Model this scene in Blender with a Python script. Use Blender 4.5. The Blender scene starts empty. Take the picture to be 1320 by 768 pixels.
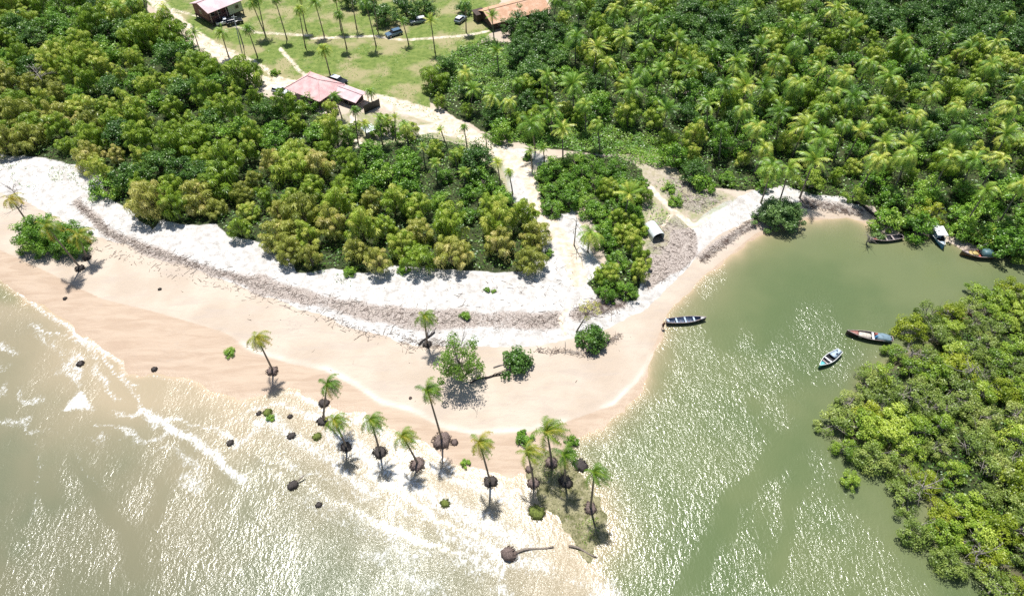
import bpy, math, random
import numpy as np
from mathutils import Vector, Matrix

R = math.radians
S = bpy.context.scene
COL = S.collection
random.seed(7)
rng = np.random.default_rng(11)

# ------------------------------------------------------------------ camera
CAM_H, PITCH, FPX = 85.0, 48.0, 880.0
cd = bpy.data.cameras.new("camera")
cam = bpy.data.objects.new("camera", cd)
COL.objects.link(cam)
cam.location = (0, 0, CAM_H)
cam.rotation_euler = (R(90 - PITCH), 0, 0)
cd.sensor_width = 36
cd.lens = 36 * FPX / 1320
cd.clip_start = 0.5
cd.clip_end = 9000
S.camera = cam

# ------------------------------------------------------------------ sky, sun, exposure
SUN_EL, SUN_AZ = 70.0, -15.0          # azimuth measured from +Y towards +X
w = bpy.data.worlds.new("World")
S.world = w
w.use_nodes = True
wn = w.node_tree
bg = wn.nodes["Background"]
sky = wn.nodes.new("ShaderNodeTexSky")
sky.sky_type = 'NISHITA'
sky.sun_disc = False
sky.sun_elevation = R(SUN_EL)
sky.sun_rotation = R(SUN_AZ)
wn.links.new(sky.outputs[0], bg.inputs[0])
bg.inputs[1].default_value = 0.08
sl = bpy.data.lights.new("sun", 'SUN')
sl.energy = 4.9
sl.angle = R(0.5)
sl.color = (1.0, 0.965, 0.915)
sun = bpy.data.objects.new("sun", sl)
COL.objects.link(sun)
sd_ = Vector((math.sin(R(SUN_AZ)) * math.cos(R(SUN_EL)), math.cos(R(SUN_AZ)) * math.cos(R(SUN_EL)), math.sin(R(SUN_EL))))
sun.rotation_euler = sd_.to_track_quat('Z', 'Y').to_euler()
sun.location = (0, 0, 200)
S.view_settings.view_transform = 'Standard'
S.view_settings.look = 'None'
S.view_settings.gamma = 1
S.view_settings.use_curve_mapping = False
S.view_settings.exposure = 0.30
S.render.engine = 'CYCLES'
cy = S.cycles
cy.use_denoising = False
cy.max_bounces = 5
cy.diffuse_bounces = 3
cy.glossy_bounces = 2
cy.transmission_bounces = 3
cy.transparent_max_bounces = 6
cy.caustics_reflective = False
cy.caustics_refractive = False
cy.sample_clamp_indirect = 4

# ------------------------------------------------------------------ projection helpers (photo pixel <-> place)
cp, sp = math.cos(R(PITCH)), math.sin(R(PITCH))
FW = np.array([0, cp, -sp]); UP = np.array([0, sp, cp]); RT = np.array([1.0, 0, 0])

def ray(px, py):
    return RT * ((px - 660) / FPX) + UP * ((384 - py) / FPX) + FW

def G(px, py, z=0.0):
    d = ray(px, py)
    t = (z - CAM_H) / d[2]
    return np.array([d[0] * t, d[1] * t])

def proj(X, Y, Z):
    dz = Z - CAM_H
    dep = np.maximum(Y * cp - dz * sp, 0.01)
    u = Y * sp + dz * cp
    return 660 + FPX * X / dep, 384 - FPX * u / dep

# ------------------------------------------------------------------ numeric noise and polygons
def _h(ix, iy, s):
    a = (ix.astype(np.int64) * 374761393 + iy.astype(np.int64) * 668265263 + s * 982451653) & 0xffffffff
    a = ((a ^ (a >> 13)) * 1274126177) & 0xffffffff
    return ((a ^ (a >> 16)) & 0xffff) / 65535.0

def vnoise(x, y, s=0):
    x = np.asarray(x, float); y = np.asarray(y, float)
    ix = np.floor(x); iy = np.floor(y)
    fx = x - ix; fy = y - iy
    fx = fx * fx * (3 - 2 * fx); fy = fy * fy * (3 - 2 * fy)
    a = _h(ix, iy, s); b = _h(ix + 1, iy, s); c = _h(ix, iy + 1, s); d = _h(ix + 1, iy + 1, s)
    return (a * (1 - fx) + b * fx) * (1 - fy) + (c * (1 - fx) + d * fx) * fy

def fbm(x, y, s=0, o=4):
    r = 0; amp = 0.5
    for k in range(o):
        r = r + amp * vnoise(x * 2 ** k, y * 2 ** k, s + k)
        amp *= 0.5
    return r / (1 - 0.5 ** o)

def sdist(X, Y, poly, closed=True):
    """signed distance, positive inside"""
    P = np.asarray(poly, float)
    n = len(P)
    best = np.full(X.shape, 1e18)
    ins = np.zeros(X.shape, bool)
    for i in range(n if closed else n - 1):
        x0, y0 = P[i]; x1, y1 = P[(i + 1) % n]
        dx, dy = x1 - x0, y1 - y0
        L = dx * dx + dy * dy + 1e-12
        t = np.clip(((X - x0) * dx + (Y - y0) * dy) / L, 0, 1)
        ex = X - x0 - t * dx; ey = Y - y0 - t * dy
        best = np.minimum(best, ex * ex + ey * ey)
        if closed and dy != 0:
            c = ((y0 > Y) != (y1 > Y)) & (X < dx * (Y - y0) / dy + x0)
            ins ^= c
    d = np.sqrt(best)
    return np.where(ins, d, -d) if closed else d

def inside(px, py, poly):
    return float(sdist(np.array([px]), np.array([py]), poly)[0]) > 0

def sstep(a, b, x):
    t = np.clip((x - a) / (b - a), 0, 1)
    return t * t * (3 - 2 * t)

# shoreline: the water's outline
W_PX = [(-90, 285), (0, 357), (15, 370), (60, 403), (110, 438), (155, 467), (165, 482), (215, 484), (270, 498), (312, 516),
        (350, 505), (372, 498), (395, 512), (440, 527), (470, 530), (500, 552), (530, 566), (556, 576), (590, 600), (620, 612), (650, 618),
        (672, 614), (686, 624), (694, 640), (704, 658), (720, 680), (730, 690), (738, 712), (752, 726), (768, 722), (774, 706), (792, 696), (788, 668), (776, 652), (774, 640), (758, 622),
        (748, 602), (738, 583), (745, 568), (775, 550), (800, 530), (825, 500), (840, 462), (850, 435), (862, 410),
        (882, 388), (908, 360), (940, 330), (975, 306), (990, 297), (1040, 284), (1090, 279), (1112, 286), (1135, 300),
        (1165, 308), (1200, 307), (1235, 320), (1270, 328), (1320, 340), (1400, 352), (1480, 366), (1400, 380),
        (1320, 400), (1285, 400), (1215, 428), (1180, 455), (1135, 478), (1115, 492), (1105, 510), (1095, 540), (1090, 562),
        (1110, 570), (1155, 585), (1195, 645), (1205, 690), (1255, 715), (1310, 745), (1420, 830)]
W_W = [tuple(G(*p)) for p in W_PX]
W_W = [(-3500, 1200)] + W_W + [(400, -200), (3500, -400), (3500, -3500), (-3500, -3500)]

def height_from(d, X, Y):
    n = fbm(X / 9, Y / 9, 5) - 0.5
    n2 = fbm(X / 2.2, Y / 2.2, 9, 3) - 0.5
    d = d + (fbm(X / 4.5, Y / 4.5, 15, 4) - 0.5) * 2.4 + (fbm(X / 1.1, Y / 1.1, 23, 3) - 0.5) * 1.6 * ((X > 2) & (X < 18) & (Y < 62)) + (fbm(X / 1.4, Y / 1.4, 19, 3) - 0.5) * 0.7
    land = 1.0 * (1 - np.exp(-d / 9.0)) + 0.35 * sstep(6, 30, d) + n * 0.5 * sstep(0, 14, d) + n2 * 0.10 * sstep(0.0, 5, d) + n * 0.16
    wat = np.maximum(0.12 * d, -1.6) + n * 0.16
    return np.where(d > 0, land, wat)

def hgt(x, y):
    X = np.array([float(x)]); Y = np.array([float(y)])
    return float(height_from(-sdist(X, Y, W_W), X, Y)[0])

def P(px, py, dz=0.0):
    """the point of the ground seen at this pixel of the photograph"""
    z = 0.5
    for _ in range(5):
        x, y = G(px, py, z)
        z = max(hgt(x, y), 0.0)
    return Vector((x, y, z + dz))

# ------------------------------------------------------------------ node helpers
class NT:
    def __init__(s, name):
        s.m = bpy.data.materials.new(name); s.m.use_nodes = True
        s.t = s.m.node_tree; s.t.nodes.clear()
        s.out = s.t.nodes.new("ShaderNodeOutputMaterial")
    def n(s, typ, **kw):
        o = s.t.nodes.new(typ)
        for k, v in kw.items(): setattr(o, k, v)
        return o
    def l(s, a, b): s.t.links.new(a, b)
    def put(s, sock, v):
        if hasattr(v, "links") or isinstance(v, bpy.types.NodeSocket): s.l(v, sock)
        elif isinstance(v, (tuple, list)) and len(v) == 3 and sock.type == 'RGBA': sock.default_value = (*v, 1)
        else: sock.default_value = v
    def math(s, op, a, b=0.0, c=0.0, clamp=False):
        o = s.n("ShaderNodeMath", operation=op, use_clamp=clamp)
        s.put(o.inputs[0], a); s.put(o.inputs[1], b)
        if op in ('MULTIPLY_ADD',): s.put(o.inputs[2], c)
        return o.outputs[0]
    def mix(s, f, a, b):
        o = s.n("ShaderNodeMix", data_type='RGBA')
        s.put(o.inputs[0], f); s.put(o.inputs[6], a); s.put(o.inputs[7], b)
        return o.outputs[2]
    def step(s, x, a, b):
        o = s.n("ShaderNodeMapRange", interpolation_type='SMOOTHSTEP')
        s.put(o.inputs[0], x); o.inputs[1].default_value = a; o.inputs[2].default_value = b
        return o.outputs[0]
    def noise(s, vec, scale, detail=3, rough=0.55, dist=0.0):
        o = s.n("ShaderNodeTexNoise")
        s.l(vec, o.inputs['Vector']); o.inputs['Scale'].default_value = scale
        o.inputs['Detail'].default_value = detail; o.inputs['Roughness'].default_value = rough
        o.inputs['Distortion'].default_value = dist
        return o.outputs['Fac']
    def coord(s, scale=(1, 1, 1), rot=0.0, obj=True):
        c = s.n("ShaderNodeTexCoord")
        m = s.n("ShaderNodeMapping"); m.inputs['Scale'].default_value = scale; m.inputs['Rotation'].default_value = (0, 0, rot)
        s.l(c.outputs['Object'], m.inputs['Vector'])
        return m.outputs[0]
    def attr(s, name):
        a = s.n("ShaderNodeAttribute", attribute_name=name)
        return a
    def rgb(s, name):
        a = s.attr(name); x = s.n("ShaderNodeSeparateColor"); s.l(a.outputs['Color'], x.inputs[0])
        return x.outputs
    def bump(s, h, strength=0.5, dist=0.1):
        b = s.n("ShaderNodeBump"); s.put(b.inputs['Height'], h); s.put(b.inputs['Strength'], strength); s.put(b.inputs['Distance'], dist)
        return b.outputs[0]
    def bsdf(s, col, rough=0.7, metal=0.0, spec=0.5, normal=None):
        b = s.n("ShaderNodeBsdfPrincipled")
        s.put(b.inputs['Base Color'], col); s.put(b.inputs['Roughness'], rough); s.put(b.inputs['Metallic'], metal)
        s.put(b.inputs['Specular IOR Level'], spec)
        if normal is not None: s.l(normal, b.inputs['Normal'])
        return b.outputs[0]
    def done(s, sh):
        s.l(sh, s.out.inputs[0]); return s.m

def simple(name, col, rough=0.6, var=0.25, scale=3.0, metal=0.0, spec=0.4, bump=0.2):
    t = NT(name); c = t.coord()
    n = t.noise(c, scale, 5)
    a = tuple(v * (1 - var) for v in col); b = tuple(min(1, v * (1 + var)) for v in col)
    return t.done(t.bsdf(t.mix(t.step(n, 0.3, 0.7), a, b), rough, metal, spec, t.bump(n, bump, 0.03)))

# ------------------------------------------------------------------ mesh helpers
def link(o, parent=None):
    COL.objects.link(o)
    if parent is not None: o.parent = parent
    return o

def mesh_np(name, V, F, mat, parent=None, attrs=None, smooth=False):
    V = np.asarray(V, np.float32); F = np.asarray(F, np.int32)
    me = bpy.data.meshes.new(name)
    k = F.shape[1]
    me.vertices.add(len(V)); me.vertices.foreach_set("co", V.ravel())
    me.loops.add(F.size); me.loops.foreach_set("vertex_index", F.ravel())
    me.polygons.add(len(F)); me.polygons.foreach_set("loop_start", np.arange(0, F.size, k, dtype=np.int32))
    me.polygons.foreach_set("loop_total", np.full(len(F), k, np.int32))
    if smooth: me.polygons.foreach_set("use_smooth", np.ones(len(F), bool))
    me.materials.append(mat)
    me.update(calc_edges=True)
    for nm, a in (attrs or {}).items():
        a = np.asarray(a, np.float32)
        if a.ndim == 1:
            at = me.attributes.new(nm, 'FLOAT', 'POINT'); at.data.foreach_set("value", a)
        else:
            at = me.attributes.new(nm, 'FLOAT_COLOR', 'POINT')
            at.data.foreach_set("color", np.column_stack([a, np.ones(len(a), np.float32)]).astype(np.float32).ravel())
    o = bpy.data.objects.new(name, me)
    return link(o, parent)

class MB:
    """collects polygons for one mesh"""
    def __init__(s): s.v = []; s.f = []
    def add(s, vs, fs):
        b = len(s.v); s.v += [tuple(v) for v in vs]; s.f += [tuple(i + b for i in f) for f in fs]
    def box(s, c, size, rz=0.0, taper=1.0):
        cx, cy, cz = c; sx, sy, sz = (q / 2 for q in size); vs = []
        ca, sa = math.cos(rz), math.sin(rz)
        for z in (-1, 1):
            k = taper if z > 0 else 1
            for x, y in ((-1, -1), (1, -1), (1, 1), (-1, 1)):
                X, Y = x * sx * k, y * sy * k
                vs.append((cx + X * ca - Y * sa, cy + X * sa + Y * ca, cz + z * sz))
        s.add(vs, [(3, 2, 1, 0), (4, 5, 6, 7), (0, 1, 5, 4), (1, 2, 6, 5), (2, 3, 7, 6), (3, 0, 4, 7)])
    def tube(s, pts, rad, n=6, cap=True):
        pts = [Vector(p) for p in pts]
        if not hasattr(rad, '__len__'): rad = [rad] * len(pts)
        ref = Vector((0, 0, 1)); vs = []
        for i, p in enumerate(pts):
            d = (pts[min(i + 1, len(pts) - 1)] - pts[max(i - 1, 0)]).normalized()
            a = d.cross(ref)
            if a.length < 0.1: a = d.cross(Vector((1, 0, 0)))
            a.normalize(); b = d.cross(a)
            for k in range(n):
                t = 2 * math.pi * k / n
                vs.append(p + (a * math.cos(t) + b * math.sin(t)) * rad[i])
        fs = [(i * n + k, i * n + (k + 1) % n, (i + 1) * n + (k + 1) % n, (i + 1) * n + k) for i in range(len(pts) - 1) for k in range(n)]
        if cap: fs += [tuple(range(n))[::-1], tuple((len(pts) - 1) * n + k for k in range(n))]
        s.add(vs, fs)
    def build(s, name, mat, parent=None, smooth=False, bevel=0.0):
        me = bpy.data.meshes.new(name)
        me.from_pydata([tuple(v) for v in s.v], [], s.f); me.materials.append(mat)
        if smooth: me.polygons.foreach_set("use_smooth", [True] * len(me.polygons))
        me.update()
        o = bpy.data.objects.new(name, me); link(o, parent)
        if bevel:
            m = o.modifiers.new("bevel", 'BEVEL'); m.width = bevel; m.segments = 2; m.limit_method = 'ANGLE'
        return o

def tag(o, label, cat, group=None, kind=None):
    o["label"] = label
    o["category"] = cat
    if group: o["group"] = group
    if kind: o["kind"] = kind
    return o

def thing(name, loc, label, cat, group=None, rz=0.0, sc=1.0):
    o = bpy.data.objects.new(name, None); COL.objects.link(o)
    o.empty_display_size = 0.5
    o.location = loc; o.rotation_euler = (0, 0, rz); o.scale = (sc, sc, sc) if not hasattr(sc, '__len__') else sc
    return tag(o, label, cat, group)

def child(name, src, parent):
    """a copy sharing the mesh of a prototype part"""
    c = bpy.data.objects.new(name, src); COL.objects.link(c); c.parent = parent
    return c

# ------------------------------------------------------------------ zones traced from the photograph (pixels)
LEFT_WOOD = [(-150, -40), (180, -40), (192, 20), (236, 52), (272, 78), (310, 92), (328, 118), (348, 128), (372, 128), (395, 138), (432, 152),
             (440, 180), (425, 203), (470, 190), (560, 176), (600, 190), (640, 222), (655, 252), (690, 290), (698, 322), (685, 350),
             (640, 352), (560, 347), (510, 342), (470, 354), (430, 346), (385, 350), (372, 330), (340, 312), (300, 306), (275, 288),
             (235, 292), (210, 282), (195, 298), (170, 272), (140, 255), (122, 215), (60, 205), (30, 200), (-70, 200), (-150, 190)]
RIGHT_WOOD = [(560, 92), (592, 62), (625, 55), (655, 55), (665, 22), (705, 22), (725, -30), (1400, -30), (1400, 350), (1320, 336), (1290, 330),
              (1250, 312), (1200, 300), (1165, 302), (1140, 290), (1130, 265), (1100, 262), (1088, 254), (1040, 250), (1010, 240), (960, 246),
              (900, 240), (872, 218), (850, 190), (820, 200), (770, 198), (700, 192), (640, 177), (590, 152), (552, 132)]
MID_WOOD = [(692, 216), (740, 197), (800, 203), (828, 222), (826, 290), (830, 345), (820, 386), (776, 388), (757, 366), (782, 338), (772, 302), (757, 268), (742, 262), (728, 277), (702, 277)]
MANGROVE = [(1400, 360), (1320, 372), (1268, 368), (1190, 402), (1158, 448), (1112, 476), (1084, 520), (1070, 574), (1092, 602),
            (1135, 598), (1165, 650), (1172, 706), (1230, 738), (1290, 775), (1400, 860)]
CREEPER_1 = [(700, 168), (780, 160), (850, 185), (862, 215), (850, 222), (800, 208), (760, 200), (700, 195)]
CREEPER_2 = [(580, 78), (620, 50), (668, 66), (672, 100), (650, 128), (610, 125), (570, 122)]
FIELD = [(150, -60), (655, -60), (640, 40), (600, 65), (556, 98), (552, 140), (600, 170), (470, 128), (400, 118), (330, 105), (240, 48), (190, 5)]
DRY_EDGE = [(-90, 215), (40, 262), (110, 300), (170, 318), (250, 345), (330, 378), (450, 420), (540, 445), (640, 448), (700, 446), (760, 432), (830, 402),
            (880, 352), (930, 300), (985, 275), (1040, 262), (1110, 268)]
WHITE = DRY_EDGE + [(1100, 240), (1000, 235), (930, 262), (898, 285), (880, 330), (830, 360), (770, 340), (735, 260), (700, 200), (640, 185), (660, 260), (640, 300), (560, 300), (300, 250), (150, 200), (-90, 180)]
DAMP = [(-90, 300), (0, 322), (60, 350), (130, 385), (200, 402), (290, 428), (330, 455), (372, 468), (420, 478), (460, 500), (492, 522), (530, 530),
        (572, 552), (610, 560), (680, 556), (722, 546), (790, 522), (822, 492), (850, 430), (900, 362), (975, 300), (1040, 280), (1120, 285),
        (1200, 700), (600, 900), (-90, 700)]
BERM = [(290, 428), (330, 453), (372, 464), (420, 474), (460, 495), (492, 518), (530, 527), (572, 549), (610, 557), (680, 553), (722, 543), (790, 519), (822, 488), (846, 450)]
DEBRIS = [((100, 262), (140, 300), (190, 322), (250, 342), (330, 366)), ((330, 366), (400, 386), (470, 399), (540, 411), (600, 412), (680, 414), (720, 411)),
          ((745, 405), (775, 395), (800, 388)), ((905, 332), (955, 294), (985, 278)), ((1035, 258), (1075, 264), (1112, 272))]
DEB_W = [7, 11, 10, 5, 5]
DEB_POLY = [(842, 285), (870, 280), (898, 296), (900, 330), (872, 352), (835, 374), (820, 358), (832, 325)]
DEB_POLY2 = [(862, 225), (905, 238), (935, 255), (905, 275), (880, 268), (858, 250)]
TSTR = [1, 0.9, 0.6, 0.55, 0.6, 0.65, 1, 0.9, 1, 1, 1]
TRACKS = [([(182, -20), (212, 14), (240, 38), (300, 82), (335, 106), (380, 112), (420, 122), (470, 126), (520, 138), (575, 155), (612, 178),
            (650, 200), (682, 215), (690, 240), (692, 262), (712, 295), (735, 325), (745, 360)], 13), ([(660, 208), (686, 225), (694, 262), (716, 300), (738, 330), (745, 360)], 19),
          ([(228, 20), (262, 50), (330, 82), (372, 108)], 6), ([(205, 8), (250, 20), (330, 42), (400, 46)], 3.4), ([(400, 50), (480, 47), (520, 52), (600, 46), (632, 40)], 3.0),
          ([(362, 64), (385, 90), (400, 104)], 5), ([(820, 230), (845, 248), (868, 272), (895, 292), (915, 280)], 5),
          ([(868, 272), (848, 298)], 3.5), ([(455, 150), (462, 180), (470, 205)], 7), ([(490, 175), (560, 165), (600, 175)], 9), ([(735, 395), (722, 412), (728, 430)], 4)]
BANK = [(664, 650), (680, 600), (700, 580), (742, 578), (790, 612), (820, 668), (820, 710), (780, 750), (720, 745), (690, 680)]

def pxmask(PX, PY, poly, soft):
    return sstep(-soft, soft, sdist(PX, PY, poly))

# ------------------------------------------------------------------ the ground
def axis(lo, hi, step, far):
    fine = np.arange(lo, hi + step / 2, step)
    k = np.array([1.5, 4, 9, 20, 45, 100, 220, 480, 1000, 2200, far])
    return np.concatenate([(lo - k)[::-1], fine, hi + k])

gx = axis(-165, 165, 0.42, 4000); gy = axis(18, 235, 0.42, 4000)
X, Y = np.meshgrid(gx, gy)
sh = X.shape
X = X.ravel(); Y = Y.ravel()
DW = -sdist(X, Y, W_W)
Z = height_from(DW, X, Y)
PX, PY = proj(X, Y, Z)
front = Y > 5
jit = (fbm(X / 3, Y / 3, 21) - 0.5) * 10
PXj = PX + jit; PYj = PY + (fbm(X / 3, Y / 3, 31) - 0.5) * 8
wood = np.zeros(len(X))
for poly in (LEFT_WOOD, RIGHT_WOOD, MID_WOOD, MANGROVE):
    wood = np.maximum(wood, pxmask(PXj, PYj, poly, 3))
wood = np.where((Y > 190) | (np.abs(PX - 660) > 740) & (DW > 3), 1.0, wood)
CLEARING = [(792, 188), (862, 190), (905, 235), (955, 255), (905, 290), (868, 300), (855, 330), (820, 330), (818, 250)]
YARD = [(430, 150), (470, 140), (560, 150), (620, 178), (665, 215), (660, 260), (600, 230), (560, 200), (440, 210)]
field = np.maximum(pxmask(PXj, PYj, FIELD, 3), np.maximum(pxmask(PXj, PYj, CLEARING, 4) * 0.46, pxmask(PXj, PYj, YARD, 4) * 0.5))
white = pxmask(PXj, PYj, WHITE, 3)
damp = pxmask(PX + jit * 0.3, PY, DAMP, 2.5)
berm = np.exp(-(sdist(PX + jit * 0.3, PY, BERM, False) / 3.5) ** 2)
deb = pxmask(PXj, PYj, CLEARING, 4) * 0.34
for pl, wd in zip(DEBRIS, DEB_W):
    d = sdist(PXj, PYj, pl, False)
    wd = wd * (0.55 + 1.1 * fbm(X / 7, Y / 7, 111, 3))
    deb = np.maximum(deb, sstep(wd + 4, wd - 6, d) * 0.9)
for pl in (DEB_POLY, DEB_POLY2):
    deb = np.maximum(deb, pxmask(PXj, PYj, pl, 3))
track = np.zeros(len(X)); ti = np.zeros(len(X))
for (pl, wd), ts in zip(TRACKS, TSTR):
    d = sdist(PX + jit * 0.5, PY, pl, False)
    track = np.maximum(track, sstep(wd, wd * 0.3, d) * ts)
bank = pxmask(PXj, PYj, BANK, 3)
wet = sstep(1.6, 0.2, DW)
mangm = pxmask(PX, PY, MANGROVE, 5) + ((PX > 1150) & (PY > 380))
for a in (wood, field, white, damp, berm, deb, track, bank):
    a[~front] = 0
wet = wet * (1 - bank)
m1 = np.column_stack([white, damp, deb]); m2 = np.column_stack([field, track, wood]); m3 = np.column_stack([bank, berm, wet])

t = NT("ground")
c = t.coord()
a1 = t.rgb("m1"); a2 = t.rgb("m2"); a3 = t.rgb("m3")
nb = t.noise(c, 0.12, 5); nm = t.noise(c, 0.8, 6, 0.65); nf = t.noise(c, 5.0, 6, 0.7); nl = t.noise(c, 0.03, 3)
def thr(mask, noise, k=0.5, s=0.18):
    v = t.math('ADD', mask, t.math('MULTIPLY', t.math('SUBTRACT', noise, 0.5), k))
    return t.step(v, 0.5 - s, 0.5 + s)
pink = t.mix(t.step(nb, 0.35, 0.65), (0.49, 0.405, 0.32), (0.56, 0.48, 0.39))
sw = t.noise(t.coord((0.25, 1.5, 1), R(-24)), 0.5, 6, 0.65, 0.8)
pink = t.mix(t.math('MULTIPLY', t.step(sw, 0.48, 0.62), 0.55), pink, (0.47, 0.40, 0.335))
pink = t.mix(t.math('MULTIPLY', t.step(nf, 0.62, 0.72), 0.25), pink, (0.25, 0.20, 0.16))
dampc = t.mix(t.step(sw, 0.36, 0.62), (0.435, 0.325, 0.235), (0.505, 0.395, 0.295))
dampc = t.mix(t.math('MULTIPLY', t.step(nf, 0.6, 0.7), 0.3), dampc, (0.38, 0.28, 0.20))
whitec = t.mix(t.step(t.math('ADD', t.math('MULTIPLY', nm, 0.5), t.math('MULTIPLY', nf, 0.5)), 0.36, 0.6), (0.38, 0.355, 0.325), (0.68, 0.67, 0.645))
sparse = t.math('MULTIPLY', t.step(nf, 0.52, 0.62), t.step(nb, 0.42, 0.6))
whitec = t.mix(t.math('MULTIPLY', sparse, 0.6), whitec, (0.32, 0.25, 0.19))
col = t.mix(thr(a1[0], nm, 0.5), pink, whitec)
col = t.mix(thr(a1[1], nb, 0.25, 0.25), col, dampc)
col = t.mix(t.math('MULTIPLY', a3[1], t.step(nb, 0.25, 0.75)), col, (0.72, 0.66, 0.58))
debc = t.mix(t.step(nf, 0.3, 0.65), (0.17, 0.13, 0.11), (0.52, 0.46, 0.41))
col = t.mix(thr(a1[2], t.math('ADD', t.math('MULTIPLY', t.noise(c, 1.6, 6, 0.75), 0.6), t.math('MULTIPLY', nb, 0.4)), 3.0, 0.35), col, debc)
grassc = t.mix(t.step(nm, 0.3, 0.7), (0.105, 0.165, 0.03), (0.21, 0.26, 0.065))
grassc = t.mix(t.math('MULTIPLY', t.step(nb, 0.46, 0.62), 0.85), grassc, (0.36, 0.31, 0.17))
grassc = t.mix(t.math('MULTIPLY', t.step(nf, 0.55, 0.7), 0.5), grassc, (0.09, 0.16, 0.02))
col = t.mix(thr(a2[0], nm, 0.5), col, grassc)
trc = t.mix(t.step(nm, 0.3, 0.7), (0.52, 0.42, 0.31), (0.74, 0.67, 0.56))
col = t.mix(thr(a2[1], nm, 0.7, 0.25), col, trc)
forc = t.mix(t.step(nm, 0.3, 0.7), (0.022, 0.042, 0.010), (0.06, 0.07, 0.025))
col = t.mix(thr(a2[2], nm, 0.4), col, forc)
bankc = t.mix(t.step(nm, 0.35, 0.6), (0.12, 0.12, 0.04), (0.30, 0.275, 0.15))
bankc = t.mix(t.step(nf, 0.5, 0.62), bankc, (0.06, 0.065, 0.02)); bankc = t.mix(t.math('MULTIPLY', t.step(t.noise(c, 2.2, 5, 0.7), 0.56, 0.62), 0.8), bankc, (0.34, 0.30, 0.20))
col = t.mix(thr(a3[0], nm, 0.6, 0.1), col, bankc)
col = t.mix(t.math('MULTIPLY', a3[2], 0.5), col, t.mix(0.5, col, (0.40, 0.29, 0.19)))
rough = t.math('SUBTRACT', 0.9, t.math('ADD', t.math('MULTIPLY', a3[2], 0.3), t.math('MULTIPLY', a1[1], 0.22)))
hh = t.math('ADD', t.math('MULTIPLY', nf, 0.4), nm)
M_GROUND = t.done(t.bsdf(col, rough, 0, 0.3, t.bump(hh, 0.5, 0.25)))

ny, nx = sh
idx = np.arange(nx * ny).reshape(ny, nx)
q = np.stack([idx[:-1, :-1], idx[:-1, 1:], idx[1:, 1:], idx[1:, :-1]], -1).reshape(-1, 4)
zone = np.zeros(len(X), int)                                  # 0 beach
zone[(wood > 0.5)] = 3
zone[(field > 0.5) & (wood <= 0.5)] = 2
zone[(track > 0.5) & (wood <= 0.9)] = 1
zone[(bank > 0.5)] = 4
zone[DW < -1.0] = 5
fz = zone[q[:, 0]]
V = np.column_stack([X, Y, Z])
for k, nmz in enumerate(["sand_beach", "dirt_track", "grass_ground", "forest_ground", "mud_bank", "seabed"]):
    f = q[fz == k]
    if not len(f): continue
    u, inv = np.unique(f, return_inverse=True)
    o = mesh_np(nmz, V[u], inv.reshape(-1, 4), M_GROUND, None, {"m1": m1[u], "m2": m2[u], "m3": m3[u]}, True)
    o["kind"] = "structure"

# ------------------------------------------------------------------ the water
FOAM = [([(-20, 345), (0, 356), (15, 370), (60, 404), (110, 439), (140, 454), (157, 468)], 4.5, 0.95),
        ([(157, 468), (161, 488), (176, 512), (186, 532)], 5, 0.75), ([(182, 530), (215, 548), (250, 568), (280, 592), (310, 620)], 8, 1.0),
        ([(50, 425), (62, 440), (78, 455)], 9, 0.6), ([(165, 482), (215, 485), (270, 498), (318, 517)], 3.5, 0.6),
        ([(48, 570), (50, 600), (42, 650), (38, 670)], 4, 0.55), ([(96, 585), (110, 610), (135, 630)], 5, 0.5),
        ([(330, 585), (355, 620), (395, 655), (470, 690)], 6, 0.6), ([(400, 535), (470, 545), (520, 585), (600, 625), (650, 640)], 10, 0.8),
        ([(700, 560), (740, 590)], 6, 0.4), ([(430, 560), (520, 620), (600, 665), (680, 700)], 22, 0.86), ([(345, 540), (420, 590), (480, 640)], 12, 0.8), ([(600, 700), (700, 730), (770, 750)], 18, 0.8), ([(400, 640), (520, 700), (620, 740)], 20, 0.55), ([(640, 635), (690, 670), (730, 710), (760, 740), (800, 770)], 12, 0.75),  # wide swash bands: foam, with the white of the glints painted in too
        ([(770, 720), (790, 745), (805, 775)], 7, 0.7), ([(560, 570), (620, 600), (650, 628)], 6, 0.7)]
FOAM_TRI = [(78, 531), (100, 503), (107, 502), (124, 530), (102, 528)]
CALM = [([(1150, 470), (1040, 560), (990, 600), (940, 650), (905, 720), (880, 760)], 16), ([(1030, 600), (1015, 680), (1000, 740)], 10), ([(100, 590), (125, 640), (165, 690), (178, 740)], 8),
        ([(210, 620), (205, 670)], 5), ([(395, 560), (470, 612), (520, 640), (560, 668), (610, 690), (650, 722)], 4), ([(330, 590), (420, 640), (480, 672), (590, 715)], 3.5),
        ([(1000, 330), (1100, 350), (1250, 355)], 38), ([(30, 600), (70, 640)], 14), ([(940, 380), (1000, 390)], 20)]
wx = axis(-165, 165, 0.5, 4000); wy = axis(12, 150, 0.5, 4000)
X, Y = np.meshgrid(wx, wy); sh = X.shape; X = X.ravel(); Y = Y.ravel()
DW = sdist(X, Y, W_W) - (fbm(X / 4.5, Y / 4.5, 15, 4) - 0.5) * 2.4
PX, PY = proj(X, Y, np.zeros(len(X)))
jx = (fbm(X / 4, Y / 4, 51) - 0.5); jy = (fbm(X / 4, Y / 4, 61) - 0.5)
PXj = PX + jx * 22; PYj = PY + jy * 18
side = sdist(PX, PY, [(-900, 1150), (-900, 200), (300, 450), (690, 610), (730, 680), (800, 770), (830, 1150)])
sea = sstep(-12, 12, side)
big = fbm(X / 14, Y / 14, 71)
shal_sea = np.exp(-np.maximum(DW, 0) / 11.0) * 1.3 * (0.55 + big * 0.9)
shal_creek = np.exp(-np.maximum(DW, 0) / 2.4) * 1.1 * np.where((PX > 1020) & (PY > 360) | (PX > 1120), 0.35, 1.0)
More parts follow.
